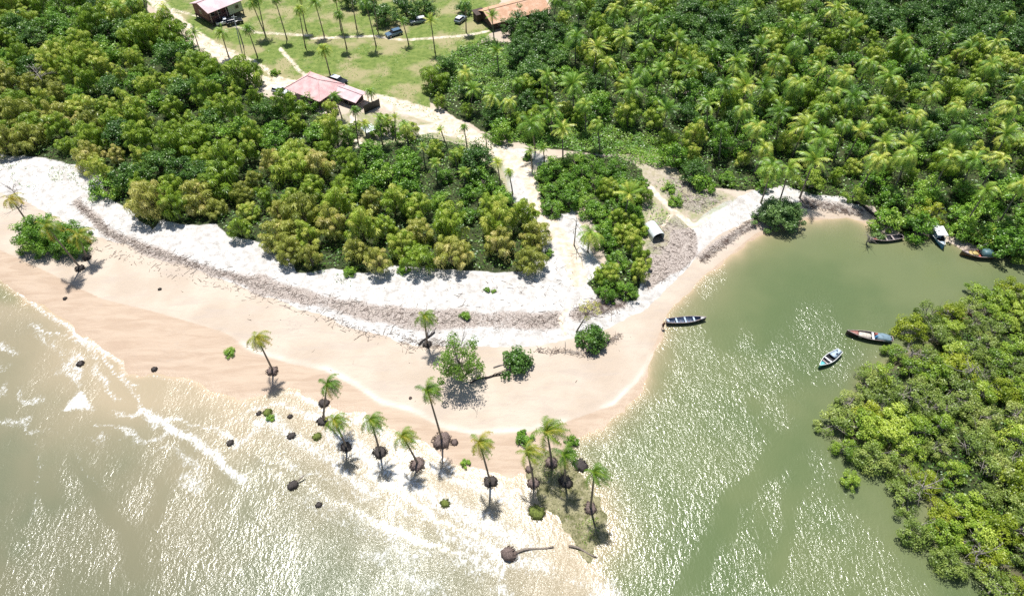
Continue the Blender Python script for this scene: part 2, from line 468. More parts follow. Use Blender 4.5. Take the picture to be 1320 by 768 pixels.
shal = np.clip(shal_creek * (1 - sea) + shal_sea * sea, 0, 1)
foam = np.zeros(len(X)); hump = np.zeros(len(X))
for pl, wd, st in FOAM:
    d = sdist(PXj * 0.5 + PX * 0.5, PYj * 0.5 + PY * 0.5, pl, False)
    g = np.exp(-(d / wd) ** 2) * st
    foam = np.maximum(foam, g); hump = np.maximum(hump, np.exp(-(d / (wd * 1.4)) ** 2) * min(st, 1))
foam = np.maximum(foam, pxmask(PX, PY, FOAM_TRI, 4) * 1.0)
wob = fbm(X / 6, Y / 6, 141, 4)
for k, (dd, st) in enumerate([(0.8, 0.95), (2.8, 0.85), (5.4, 0.85), (8.7, 0.8), (12.7, 0.7)]):
    g = np.exp(-((DW - dd - (wob - 0.5) * 5 * (1 + k * .4)) / (0.5 + 0.14 * k)) ** 2) * st * sea * sstep(0.28, 0.5, vnoise(X / 9 + k * 7, Y / 9, 151 + k))
    foam = np.maximum(foam, g)
calm = np.zeros(len(X))
for pl, wd in CALM:
    d = sdist(PXj, PYj, pl, False)
    calm = np.maximum(calm, np.exp(-(d / wd) ** 2))
calm = np.maximum(calm, sstep(0.2, 0.0, -DW * 0 + np.abs(DW) / 10) * 0)
foam[Y < 12] = 0; calm *= 0.35 + 0.9 * fbm(X / 3, Y / 6, 131, 3); calm = np.clip(calm, 0, 0.9); calm[Y < 12] = 0
edge = np.exp(-np.maximum(DW, 0) / 0.5) * np.where((PX > 1020) & (PY > 360) | (PX > 1120), 0.2, 1.0)
edge = edge * (1 - 0.9 * pxmask(PX, PY, BANK, 6)); foam = foam * (1 - 0.6 * pxmask(PX, PY, BANK, 4))
w1 = np.column_stack([shal, foam, calm]); w2 = np.column_stack([sea, edge, pxmask(PX, PY, [(1060, 560), (1100, 590), (1150, 600), (1190, 690), (1150, 650), (1090, 620)], 10)])
Zw = hump * 0.10 * (1 - edge)

t = NT("water")
c = t.coord(); c2 = t.coord((1.0, 1.9, 1.0), R(18)); c3 = t.coord((1.7, 1.0, 1.0), R(28))
b1 = t.rgb("w1"); b2 = t.rgb("w2")
nl = t.noise(c, 0.05, 3); nm = t.noise(c, 0.45, 4)
seac = t.mix(t.step(nl, 0.35, 0.65), (0.11, 0.14, 0.08), (0.165, 0.165, 0.10))
seash = (0.38, 0.315, 0.21)
crc = t.mix(t.step(nl, 0.35, 0.65), (0.11, 0.15, 0.062), (0.15, 0.18, 0.08))
crsh = (0.31, 0.265, 0.155)
colw = t.mix(b2[0], t.mix(b1[0], crc, crsh), t.mix(b1[0], seac, seash))
colw = t.mix(t.math('MULTIPLY', b2[1], 0.7), colw, (0.56, 0.42, 0.28))
# foam: torn streaks and specks
fn = t.noise(c3, 1.5, 8, 0.72, 1.2); fn2 = t.noise(c, 5.0, 4, 0.7)
fo = t.math('ADD', t.math('MULTIPLY', b1[1], 0.9), t.math('ADD', t.math('MULTIPLY', t.math('SUBTRACT', fn, 0.5), 2.3), t.math('MULTIPLY', t.math('SUBTRACT', fn2, 0.5), 0.9)))
fo = t.math('MULTIPLY', t.step(fo, 0.45, 1.0), t.step(b1[1], 0.03, 0.3))
# waves: three ripple sizes
r1 = t.noise(c3, 1.3, 2, 0.5, 0.6); r2 = t.noise(c2, 3.1, 2, 0.55, 0.6); r3 = t.noise(c, 0.22, 2)
rip = t.math('ADD', t.math('MULTIPLY', r1, 0.62), t.math('ADD', t.math('MULTIPLY', r2, 0.30), t.math('MULTIPLY', r3, 1.2)))
r4 = t.noise(c2, 4.6, 2, 0.5, 0.6)
rip = t.math('ADD', rip, t.math('MULTIPLY', t.math('MULTIPLY', r4, 0.17), b2[0]))
patch = t.step(t.noise(t.coord((1, .45, 1), R(-25)), 0.09, 4, 0.6), 0.36, 0.62)
amp = t.math('MULTIPLY', t.math('SUBTRACT', 1.0, t.math('MULTIPLY', b1[2], 0.92)), t.math('MULTIPLY', t.math('MULTIPLY_ADD', patch, 0.20, 0.15), t.math('MULTIPLY_ADD', b2[0], -0.22, 1.0)))
bmp = t.bump(rip, amp, 1.0)
wb = t.n("ShaderNodeBsdfPrincipled")
t.put(wb.inputs['Base Color'], colw); t.put(wb.inputs['Roughness'], t.math('MULTIPLY_ADD', t.math('MULTIPLY', b1[0], b2[0]), 0.05, 0.165)); wb.inputs['IOR'].default_value = 1.333; wb.inputs['Specular IOR Level'].default_value = 0.65
t.l(bmp, wb.inputs['Normal'])
fb = t.bsdf((0.72, 0.73, 0.71), 0.7, 0, 0.3, t.bump(fn, 0.6, 0.15))
ms = t.n("ShaderNodeMixShader"); t.l(fo, ms.inputs[0]); t.l(wb.outputs[0], ms.inputs[1]); t.l(fb, ms.inputs[2])
M_WATER = t.done(ms.outputs[0])
ny, nx = sh
idx = np.arange(nx * ny).reshape(ny, nx)
q = np.stack([idx[:-1, :-1], idx[:-1, 1:], idx[1:, 1:], idx[1:, :-1]], -1).reshape(-1, 4)
f = q[(DW[q].max(1) > -2.5)]
u, inv = np.unique(f, return_inverse=True)
V = np.column_stack([X, Y, Zw])
o = mesh_np("water", V[u], inv.reshape(-1, 4), M_WATER, None, {"w1": w1[u], "w2": w2[u]}, True)
o["kind"] = "structure"

# ------------------------------------------------------------------ foliage materials
def leaf_mat(name, ca, cb, cc, trans=0.3):
    t = NT(name); trans += 0.06
    ca, cb, cc = (tuple(v * 1.13 for v in q_) for q_ in (ca, cb, cc))
    at = t.attr("tint"); oi = t.n("ShaderNodeObjectInfo")
    v = t.math('ADD', t.math('MULTIPLY', at.outputs['Fac'], 0.75), t.math('MULTIPLY', oi.outputs['Random'], 0.5))
    r = t.n("ShaderNodeValToRGB"); t.l(v, r.inputs[0])
    e = r.color_ramp.elements
    e[0].position = 0.12; e[0].color = (*ca, 1); e[1].position = 0.62; e[1].color = (*cb, 1)
    n = e.new(1.1 if False else 1.0); n.color = (*cc, 1)
    b = t.bsdf(r.outputs[0], 0.42, 0, 0.55)
    tr = t.n("ShaderNodeBsdfTranslucent"); t.l(r.outputs[0], tr.inputs[0])
    m = t.n("ShaderNodeMixShader"); m.inputs[0].default_value = trans
    t.l(b, m.inputs[1]); t.l(tr.outputs[0], m.inputs[2])
    return t.done(m.outputs[0])

L_FEATH = leaf_mat("feathery_leaves", (0.115, 0.215, 0.016), (0.29, 0.42, 0.035), (0.55, 0.58, 0.12), 0.15)
L_FEATHB = leaf_mat("feathery_leaves_brown", (0.18, 0.225, 0.03), (0.40, 0.43, 0.075), (0.62, 0.56, 0.20), 0.15)
L_BROAD = leaf_mat("broad_leaves", (0.075, 0.18, 0.014), (0.17, 0.34, 0.028), (0.32, 0.47, 0.06), 0.15)
L_DARK = leaf_mat("dark_leaves", (0.045, 0.115, 0.015), (0.09, 0.20, 0.026), (0.16, 0.28, 0.04), 0.15)
L_MANG = leaf_mat("mangrove_leaves", (0.13, 0.235, 0.022), (0.30, 0.43, 0.045), (0.48, 0.57, 0.09), 0.18)
L_PALM = leaf_mat("palm_leaves", (0.055, 0.15, 0.014), (0.20, 0.36, 0.035), (0.56, 0.58, 0.10), 0.15)
L_PALMY = leaf_mat("wind_burnt_palm_leaves", (0.055, 0.15, 0.010), (0.16, 0.27, 0.02), (0.40, 0.32, 0.04), 0.2)
L_PALE = leaf_mat("pale_leaves", (0.13, 0.25, 0.03), (0.23, 0.39, 0.055), (0.33, 0.46, 0.09))
L_GREY = leaf_mat("grey_green_leaves", (0.10, 0.19, 0.05), (0.18, 0.30, 0.075), (0.27, 0.38, 0.12), 0.15)
L_MANGD = leaf_mat("dull_mangrove_leaves", (0.13, 0.20, 0.035), (0.25, 0.34, 0.065), (0.40, 0.45, 0.12), 0.18)
L_MANGY = leaf_mat("young_mangrove_leaves", (0.17, 0.25, 0.02), (0.32, 0.40, 0.03), (0.46, 0.50, 0.06))
L_CREEP = leaf_mat("creeper_leaves", (0.10, 0.235, 0.02), (0.165, 0.35, 0.03), (0.25, 0.40, 0.05))
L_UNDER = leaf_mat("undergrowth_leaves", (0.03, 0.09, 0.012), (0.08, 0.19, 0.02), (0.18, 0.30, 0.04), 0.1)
M_TRUNK = simple("palm_trunk", (0.23, 0.19, 0.155), 0.85, 0.35, 6, bump=0.5)
M_BARK = simple("bark", (0.20, 0.17, 0.14), 0.9, 0.4, 5, bump=0.5)
M_GREYW = simple("weathered_wood", (0.36, 0.32, 0.29), 0.85, 0.35, 8, bump=0.4)
M_ROOT = simple("root_mass", (0.16, 0.12, 0.105), 0.95, 0.55, 7, bump=1.0)
M_MOSS = simple("moss", (0.12, 0.15, 0.03), 0.95, 0.5, 5, bump=0.8)
M_ROOTD = simple("wet_root_mass", (0.05, 0.042, 0.038), 0.8, 0.5, 7, bump=1.0)

# ------------------------------------------------------------------ foliage meshes
def rn(n, s=1.0): return rng.normal(0, s, n)

def leaves(C, D, L, Wd, flat=0.0):
    """rhombic leaves: centres C, directions D, lengths L, widths Wd; flat turns the blades towards the sky"""
    D = D / (np.linalg.norm(D, axis=1, keepdims=True) + 1e-9)
    Rv = rng.normal(size=D.shape)
    Rv[:, 2] *= (1 - flat)
    Sd = np.cross(D, Rv + 1e-6); Sd /= (np.linalg.norm(Sd, axis=1, keepdims=True) + 1e-9)
    L = L[:, None]; Wd = Wd[:, None]
    V = np.stack([C - D * L * 0.5, C + Sd * Wd * 0.5 - D * L * 0.05, C + D * L * 0.5, C - Sd * Wd * 0.5 - D * L * 0.05], 1)
    return V.reshape(-1, 3)

def blades(C, N, D, L, Wd, jit=0.45):
    """rhombic blades facing N (roughly), pointing along D"""
    N = N / (np.linalg.norm(N, axis=1, keepdims=True) + 1e-9) + rng.normal(size=N.shape) * jit
    N /= np.linalg.norm(N, axis=1, keepdims=True)
    D = D - N * (D * N).sum(1, keepdims=True); D /= (np.linalg.norm(D, axis=1, keepdims=True) + 1e-9)
    Sd = np.cross(N, D); L = L[:, None]; Wd = Wd[:, None]
    V = np.stack([C - D * L * 0.5, C + Sd * Wd * 0.5 - D * L * 0.08, C + D * L * 0.5, C - Sd * Wd * 0.5 - D * L * 0.08], 1)
    return V.reshape(-1, 3)

def leaf_mesh(name, V, tint, mat):
    n = len(V) // 4
    me_o = mesh_np(name, V, np.arange(n * 4).reshape(-1, 4), mat, None, {"tint": np.repeat(tint, 4)})
    me = me_o.data; bpy.data.objects.remove(me_o)
    return me

def mb_mesh(mb, name, mat):
    o = mb.build(name, mat, None, True); me = o.data; bpy.data.objects.remove(o); return me

def feathery(Rr, H, nb, per, mat, brown=0.0, lean=(0.35, 0.0)):
    """a clump of drooping mop-headed plumes reaching to the ground"""
    Cs, Ns, Ds, Ts, Ls = [], [], [], [], []
    tb = MB()
    tb.tube([(0, 0, -0.3), (0.1, 0, H * 0.3), (0, 0.1, H * 0.62)], [0.22, 0.15, 0.07], 6)
    for b in range(nb):
        if b < nb * 0.62:
            ph = b * 2.4 + rng.uniform(-.3, .3); rr = Rr * math.sqrt((b + 0.4) / (nb * 0.62)) * 0.86
            top = H * (1.02 - 0.42 * (rr / Rr) ** 2) * rng.uniform(0.68, 1.12)
        else:
            ph = rng.uniform(0, 6.28); rr = Rr * rng.uniform(0.8, 1.02); top = H * rng.uniform(0.28, 0.55)
        c = np.array([rr * math.cos(ph) + lean[0] * top / H, rr * math.sin(ph), top])
        w_ = rng.uniform(0.6, 1.15) * Rr * 0.29; hh_ = rng.uniform(1.7, 3.3) * (0.6 if top < H * .55 else 1); tilt = rn(2, 0.16)
        dr = np.array([math.cos(ph), math.sin(ph), 0]) * (rr / Rr)
        n = int(per * rng.uniform(.8, 1.2))
        u = rng.uniform(0, 1, n) ** 0.8; a = rng.uniform(0, 2 * math.pi, n)
        el = u * 2.2                                         # 0 at the top, down past the flank
        rad_ = np.sin(np.minimum(el, 1.57)) * w_ * (1 - 0.25 * np.maximum(0, el - 1.57)) * rng.uniform(0.75, 1.1, n)
        zz = np.where(el < 1.57, np.cos(el) * w_ * 0.75, -(el - 1.57) / 0.63 * hh_)
        o = np.column_stack([rad_ * np.cos(a), rad_ * np.sin(a), zz])
        o[:, 0] += zz * (dr[0] * 0.35 + 0.16 + tilt[0]); o[:, 1] += zz * (dr[1] * 0.35 + tilt[1])
        nn_ = np.column_stack([np.cos(a) * np.sin(np.minimum(el, 1.45)), np.sin(a) * np.sin(np.minimum(el, 1.45)), np.cos(np.minimum(el, 1.35))])
        dd = np.column_stack([np.cos(a) * np.cos(np.minimum(el, 1.57)), np.sin(a) * np.cos(np.minimum(el, 1.57)), -np.sin(np.minimum(el, 1.57)) - 0.15])
        Cs.append(c + o); Ns.append(nn_); Ds.append(dd + rng.normal(size=(n, 3)) * 0.18)
        base = rng.uniform(0.05, 0.7)
        Ts.append(np.clip(base + 0.16 * (0.5 - u) + rn(n, 0.11) + brown, 0, 1.3)); Ls.append(rng.uniform(0.4, 0.85, n))
        if b % 2 == 0: tb.tube([(0, 0, H * 0.2), (c[0] * .5, c[1] * .5, c[2] * .75), c], [0.08, 0.05, 0.02], 4, False)
    C = np.concatenate(Cs); N = np.concatenate(Ns); D = np.concatenate(Ds); T = np.concatenate(Ts); L = np.concatenate(Ls)
    k = C[:, 2] > 0.05
    C, N, D, T, L = C[k], N[k], D[k], T[k], L[k]
    V = blades(C, N, D, L, L * rng.uniform(0.12, 0.22, len(L)), 0.36)
    return leaf_mesh("crown", V, T, mat), mb_mesh(tb, "trunk", M_BARK)

def broad(Rr, H, nc, per, mat, cr=0.85, leaf=0.34, bare=0.35, lo=0.35, flatk=0.6, twigs=0, shell=0.45):
    """trunk, limbs and leaf clumps"""
    tb = MB()
    lean = rn(2, 0.15)
    tb.tube([(0, 0, -0.4), (lean[0] * .5, lean[1] * .5, H * 0.25), (lean[0], lean[1], H * 0.5)], [0.05 * Rr + .08, 0.04 * Rr + .05, 0.03 * Rr + 0.03], 7)
    Cs, Ns, Ds, Ts = [], [], [], []
    for k in range(nc):
        ph = rng.uniform(0, 2 * math.pi); u = rng.uniform(-0.1, 1) ** 1
        el = math.asin(min(0.99, max(-0.3, u)))
        r = rng.uniform(shell, 1.0) ** 0.6
        c = np.array([math.cos(ph) * math.cos(el) * Rr * r, math.sin(ph) * math.cos(el) * Rr * r, H * lo + math.sin(el) * H * (1 - lo) * r * 0.93])
        c += rn(3, 0.17 * Rr)
        c[2] = max(c[2], 0.4)
        q0 = np.array([lean[0] * .6, lean[1] * .6, H * rng.uniform(0.15, 0.45)])
        mid = q0 * 0.5 + c * 0.5 + np.array([0, 0, -0.08 * H])
        if k % 2 == 0 or bare > 0.6:
            tb.tube([q0, mid, c], [0.025 * Rr + 0.02, 0.015 * Rr + 0.015, 0.015], 4, False)
        n = int(per * rng.uniform(0.6, 1.3)); s = cr * rng.uniform(0.6, 1.25)
        o = rng.normal(size=(n, 3)); o /= np.linalg.norm(o, axis=1, keepdims=True)
        o *= (rng.uniform(0.15, 1, n) ** 0.45)[:, None] * s; o[:, 2] *= 0.62
        Cs.append(c + o); Ns.append(o / s + np.array([0, 0, 0.45]) + 0.25 * c / Rr)
        d = rng.normal(size=(n, 3)); Ds.append(d)
        b = rng.uniform(0.0, 0.75); Ts.append(np.clip(b + rn(n, 0.13), 0, 1.2))
    for k in range(twigs):
        ph = rng.uniform(0, 2 * math.pi); z = H * rng.uniform(0.5, 1.05); r = Rr * rng.uniform(0.5, 1.1)
        e = np.array([math.cos(ph) * r, math.sin(ph) * r, z]); q0 = np.array([0, 0, H * 0.35])
        m_ = (q0 + e) / 2 + rn(3, 0.25)
        tb.tube([q0, m_, e], [0.06, 0.04, 0.015], 4, False)
        for _ in range(3):
            tb.tube([m_, (m_ + e) / 2 + rn(3, .3), e + rn(3, 0.6)], [0.035, 0.025, 0.01], 3, False)
    C = np.concatenate(Cs); D = np.concatenate(Ds); T = np.concatenate(Ts)
    C[:, 2] = np.maximum(C[:, 2], 0.1)
    L = rng.uniform(0.7, 1.3, len(C)) * leaf
    V = blades(C, np.concatenate(Ns), D, L, L * rng.uniform(0.5, 0.75, len(L)), 0.42)
    return leaf_mesh("crown", V, T, mat), mb_mesh(tb, "trunk", M_GREYW if twigs else M_BARK)

def palm_crown(Lf, nf, wind, mat, dead=2, droop=1.0, name="crown"):
    V, F, T = [], [], []
    for k in range(nf):
        ph = 2 * math.pi * (k * 0.381966) + rng.uniform(-0.2, 0.2)
        q = k / nf
        el = R(78 - 105 * q + rng.uniform(-8, 8))
        L = Lf * rng.uniform(0.82, 1.08) * (0.8 + 0.2 * math.sin(q * 3.1))
        d = np.array([math.cos(ph) * math.cos(el), math.sin(ph) * math.cos(el), math.sin(el)])
        nseg = 13; p = np.array([0, 0, 0.0]); pts = [p]; dirs = [d]
        for j in range(nseg):
            s = (j + 1) / nseg
            d = d + np.array([wind[0], wind[1], -0.13 * droop * (0.5 + s)]) * 0.9
            d /= np.linalg.norm(d)
            p = p + d * L / nseg; pts.append(p); dirs.append(d)
        tint = rng.uniform(0.0, 0.75) if q < 0.85 else rng.uniform(0.6, 1.2)
        if q < 0.15: tint = rng.uniform(0.35, 0.8)
        for j in range(1, nseg + 1):
            p = pts[j]; d = dirs[j]; s = j / nseg
            sd = np.cross(d, [0, 0, 1.0]); nn = np.linalg.norm(sd)
            sd = sd / nn if nn > 0.15 else np.array([-math.sin(ph), math.cos(ph), 0])
            upv = np.cross(sd, d)
            ll = Lf * 0.23 * (math.sin(min(1, s * 1.08) * math.pi) ** 0.6 if s < 0.93 else 0.45) + 0.1
            for sg in (-1, 1):
                for hf in (0.0, 0.5):
                    a = p - d * (L / nseg) * (0.5 + hf)
                    b2 = a + d * (L / nseg) * 0.42
                    tip = a + sd * sg * ll * 0.8 + d * ll * rng.uniform(0.45, 0.75) - upv * ll * rng.uniform(0.15, 0.5) + np.array([wind[0], wind[1], 0]) * ll * 1.2
                    n0 = len(V); V += [a, b2, tip]; F.append((n0, n0 + 1, n0 + 2))
                    tt = tint + rng.normal(0, 0.07) + 0.15 * (s - 0.5); T += [tt] * 3
            # rachis
            a = pts[j - 1]; wr = 0.05 * (1.15 - s)
            n0 = len(V); V += [a - sd * wr, a + sd * wr, p]; F.append((n0, n0 + 1, n0 + 2)); T += [tint + 0.35] * 3
    o = mesh_np(name, np.array(V), np.array(F), mat, None, {"tint": np.clip(np.array(T), 0, 1.3)})
    me = o.data; bpy.data.objects.remove(o); return me

PALM_F = [palm_crown(lf, nf_, wd_, L_PALM, droop=dr_) for lf, nf_, wd_, dr_ in ((3.4, 26, (0.05, 0), 1.0), (3.2, 30, (0.08, 0.02), 1.7), (3.6, 24, (0.10, 0), 1.3), (3.0, 22, (0.04, 0.03), 0.5), (3.3, 32, (0.12, -0.02), 2.1), (2.8, 18, (0.12, 0.02), 1.0), (3.5, 28, (0.06, 0.0), 1.5))]
PALM_W = [palm_crown(2.6, 17, (wx_, -0.02), L_PALMY, droop=1.2) for wx_ in (0.11, 0.14, 0.17, 0.13)]
PALM_S = [palm_crown(2.4, 18, (0.03, 0.0), L_PALM) for _ in range(3)]
nut = MB()
for k in range(6):
    a = k * 1.05; nut.tube([(0.22 * math.cos(a), 0.22 * math.sin(a), -0.38), (0.25 * math.cos(a), 0.25 * math.sin(a), -0.25), (0.2 * math.cos(a), 0.2 * math.sin(a), -0.08)], [0.05, 0.13, 0.05], 6)
M_NUT = simple("coconut_husk", (0.26, 0.20, 0.05), 0.6, 0.3, 4)
NUTS = mb_mesh(nut, "coconuts", M_NUT)
FE = [feathery(3.0, 5.2, 27, 210, L_FEATH) for _ in range(3)] + [feathery(2.4, 6.2, 20, 220, L_FEATH, 0.1, (0.9, 0.1)) for _ in range(3)]
FB = [feathery(3.0, 5.0, 27, 210, L_FEATHB) for _ in range(2)] + [feathery(2.5, 5.8, 21, 220, L_FEATHB, 0.1, (0.9, 0.1)) for _ in range(2)]
BR = [broad(2.7, 4.4, 36, 80, L_BROAD, 0.95, 0.36, lo=0.22) for _ in range(4)]
BD = [broad(3.4, 6.6, 60, 80, L_DARK, 1.05, 0.38, lo=0.25) for _ in range(3)]
MG = [broad(2.5, 3.9, 28, 150, m_, 0.85, 0.25, twigs=1, shell=0.5, lo=0.25) for m_ in (L_MANG, L_MANG, L_MANGY, L_MANGD)] + [broad(2.2, 3.6, 21, 130, m_, 0.8, 0.24, bare=0.9, twigs=4, shell=0.6, lo=0.28) for m_ in (L_MANG, L_MANGD, L_MANGD)]
SHB = [broad(1.5, 1.8, 26, 90, L_BROAD, 0.6, 0.26, lo=0.12) for _ in range(3)]
SHD = [broad(1.5, 1.8, 28, 95, L_DARK, 0.6, 0.25, lo=0.10) for _ in range(2)]
SHG = [broad(1.5, 1.7, 24, 80, L_GREY, 0.55, 0.25, lo=0.12) for _ in range(2)]
for me in bpy.data.meshes: me.use_fake_user = False

# ------------------------------------------------------------------ where things are (for the labels)
MARKS = [((282, 20), "beside the raised house"), ((415, 118), "beside the broad pink roof"),
         ((640, 20), "beside the orange tiled roof"), ((845, 296), "beside the white hut"),
         ((30, 30), "in the left wood's far corner"), ((120, 50), "behind the left wood's middle"),
         ((230, 90), "where wood meets the upper track"), ((30, 120), "at the left wood's outer side"),
         ((120, 130), "in the left wood's outer half"), ((40, 190), "above the scrubby white sand"),
         ((150, 225), "above the leaning beach palms"), ((200, 265), "at the left wood's front corner"),
         ((290, 270), "above the debris band's start"), ((330, 200), "deep below the pink roof"),
         ((260, 190), "behind the wood's front edge"), ((400, 310), "above the sand's green creeper"),
         ((430, 250), "in the left wood's brown middle"), ((500, 300), "in the wood's golden front"), ((520, 215), "in the left wood's bright middle"),
         ((600, 315), "above the widest white sand"), ((670, 310), "at the tip beside the path"),
         ((620, 240), "among palms beside the path"), ((560, 190), "behind the yard's white canopy"),
         ((600, 110), "at the field's right corner"), ((685, 80), "around the big dark tree"),
         ((760, 20), "far behind the right wood"), ((740, 120), "in the right wood's left part"),
         ((640, 150), "above the track's bend"), ((830, 90), "in the right wood's middle left"),
         ((900, 30), "behind the wood's tall trees"), ((900, 130), "in the right wood's middle"),
         ((880, 200), "above the littered clearing"), ((1000, 20), "in the wood's bright yellow-green back"),
         ((1000, 110), "in the densest palm stand"), ((980, 200), "above the creek's far beach"),
         ((1130, 20), "in the wood's dark green back"), ((1120, 110), "in the palm wood's heart"),
         ((1080, 210), "above the narrow far beach"), ((1240, 30), "in the wood's far right corner"),
         ((1250, 110), "in the palm wood's right side"), ((1200, 200), "above the moored boats"),
         ((1290, 230), "above the far bank's right end"), ((1170, 280), "by the red-bowed canoe"),
         ((1290, 300), "by the yellow-laden boat"), ((730, 230), "in the copse's landward end"),
         ((790, 290), "in the copse's middle"), ((795, 360), "in the copse's seaward end"),
         ((1110, 480), "by the turquoise boat"), ((1200, 420), "at the mangrove's upper end"),
         ((1290, 400), "at the mangrove's upper right"), ((1090, 550), "on the mangrove's creekward bulge"),
         ((1200, 500), "in the mangrove's middle"), ((1290, 500), "on the mangrove's right side"), ((1180, 600), "behind the mangrove's dead twigs"),
         ((1280, 600), "in the mangrove's lower right"), ((1220, 690), "at the mangrove's lower shore"), ((1300, 700), "in the mangrove's lowest corner"),
         ((60, 280), "behind the leaning beach palms")]
REG = {}
ORD = ["leftmost", "second", "third", "fourth", "fifth", "sixth", "seventh", "eighth", "ninth", "tenth", "eleventh", "twelfth", "thirteenth", "fourteenth", "fifteenth", "sixteenth", "seventeenth", "eighteenth", "nineteenth", "twentieth"]
def register(o, look, wh, px, py): REG.setdefault((look, wh), []).append((px, py, o))
def label_all():
    for (look, wh), L in REG.items():
        if len(L) == 1: L[0][2]["label"] = look + " " + wh; continue
        L.sort(key=lambda q: -q[1])
        nr = 1 if len(L) <= 4 else 2 if len(L) <= 12 else 3 if len(L) <= 30 else 4
        names = {1: [""], 2: [" of front row", " of back row"], 3: [" of front row", " of middle row", " of back row"], 4: [" of front row", " of second row", " of third row", " of back row"]}[nr]
        cut = np.array_split(np.arange(len(L)), nr)
        for nm, ix in zip(names, cut):
            row = sorted([L[i] for i in ix], key=lambda q: q[0])
            for k, (px, py, o) in enumerate(row):
                o["label"] = look + ", " + ("leftmost" if k == 0 else "rightmost" if k == len(row) - 1 else ORD[min(k, 19)] + " from left") + nm + ", " + wh
def where(px, py):
    return min(MARKS, key=lambda m: (m[0][0] - px) ** 2 + (m[0][1] - py) ** 2)[1]

COUNT = {}
def tree(name, protos, loc, look, cat, px, py, sc=1.0, i=None, label=None, group=None, trunk_name="trunk"):
    k = rng.integers(len(protos)) if i is None else i
    cr_, tk = protos[k]
    if label is None:
        wh = where(px, py); label = look + " " + wh; group = name.replace("_", " ") + "s " + wh; reg = (look, wh)
    else: reg = None
    COUNT[name] = COUNT.get(name, 0) + 1
    o = thing(name, loc, label, cat, group, rng.uniform(0, 6.28), (sc * rng.uniform(.92, 1.08), sc * rng.uniform(.92, 1.08), sc * rng.uniform(0.88, 1.12)))
    if reg: register(o, *reg, px, py)
    child(trunk_name, tk, o); child("crown", cr_, o)
    return o

def palm(base, crown, look=None, wind=False, root=None, rootr=1.1, label=None, group=None, crown_z=None, sc=1.0, nuts=True, kind=None):
    """base: ground point; crown: world point of the crown's heart"""
    base = Vector(base); crown = Vector(crown)
    px, py = proj(crown.x, crown.y, crown.z)
    if label is None:
        look = look or "green coconut palm"; wh = where(px, py); label = look + " " + wh; group = "coconut palms " + wh; reg = (look, wh)
    else: reg = None
    COUNT['coconut_palm'] = COUNT.get('coconut_palm', 0) + 1
    o = thing("coconut_palm", base, label, "palm tree", group)
    if reg: register(o, *reg, float(px), float(py))
    v = crown - base
    h = v.z
    side_ = Vector((v.x, v.y, 0))
    mb = MB(); pts = []; rad = []
    n = 9
    for j in range(n + 1):
        s = j / n
        bow = Vector((-v.y, v.x, 0)) * 0.06 * math.sin(s * math.pi) + side_ * (s ** 1.5 - s) * 0.35
        pts.append(v * s + bow + Vector((0, 0, -0.3 if j == 0 else 0))); rad.append((0.24 if j == 0 else 0.17 - 0.07 * s) * (0.7 + 0.3 * sc))
    mb.tube(pts, rad, 7)
    mb.build("trunk", M_TRUNK, o, True)
    src = (PALM_W if wind else PALM_F) if kind is None else kind
    c_ = child("crown", src[rng.integers(len(src))], o)
    c_.location = v; c_.scale = (sc,) * 3
    c_.rotation_euler = (rn(1, 0.08)[0], rn(1, 0.08)[0], rng.uniform(-0.5, 0.5) if wind else rng.uniform(0, 6.28))
    if nuts:
        q = child("coconuts", NUTS, o); q.location = v; q.scale = (sc,) * 3
    if root:
        r = root_drum(rootr * 0.78, root, rootr * 0.38); r.parent = o
        r.location = (rng.uniform(-.1, .1), rng.uniform(-.1, .1), 0)
    return o

def drum_mesh(r, h, seed, slope=0.80, rag=0.22):
    n, m = 30, 7; vs = []; fs = []
    for j in range(m):
        s = j / (m - 1); rr = r * (slope + (1 - slope) * math.sin(s * math.pi * 0.9 + 0.3))
        if j == m - 1: rr *= 0.8
        for k in range(n):
            a = 2 * math.pi * k / n
            q = 1 + rag * (float(vnoise(k * 0.9, j * 0.5 + seed * 7.1, seed)) - 0.5) * 2 + 0.10 * math.sin(a * 2 + seed)
            vs.append((rr * q * math.cos(a), rr * q * math.sin(a), -0.35 + (h + 0.35) * s + (0.10 * float(vnoise(k * .7, 3, seed)) if j >= m - 2 else 0)))
    for j in range(m - 1):
        for k in range(n): fs.append((j * n + k, j * n + (k + 1) % n, (j + 1) * n + (k + 1) % n, (j + 1) * n + k))
    vs.append((0, 0, h + 0.12)); cidx = len(vs) - 1
    for k in range(n): fs.append(((m - 1) * n + k, (m - 1) * n + (k + 1) % n, cidx))
    return vs, fs

_rs = [0]
def root_drum(r, mat, h=None, name="root_ball"):
    _rs[0] += 1
    mb = MB(); vs, fs = drum_mesh(r, h or r * 0.55, _rs[0]); mb.add(vs, fs)
    for k in range(46):
        a = rng.uniform(0, 6.28); q = r * rng.uniform(0.85, 1.22)
        mb.tube([(q * math.cos(a) * .8, q * math.sin(a) * .8, r * .5), (q * math.cos(a) * 1.05, q * math.sin(a) * 1.05, r * 0.25), (q * 1.15 * math.cos(a + .1), q * 1.15 * math.sin(a + .1), -0.25)], [0.05, 0.04, 0.025], 4, False)
    return mb.build(name, mat, None, True)

def from_pix(b, c, ydrop=0.0):
    """base pixel and crown pixel of a palm that leans only sideways"""
    B = P(*b); d = ray(*c); yy = B.y + ydrop
    t_ = yy / d[1]
    return B, Vector((d[0] * t_, yy, CAM_H + d[2] * t_))

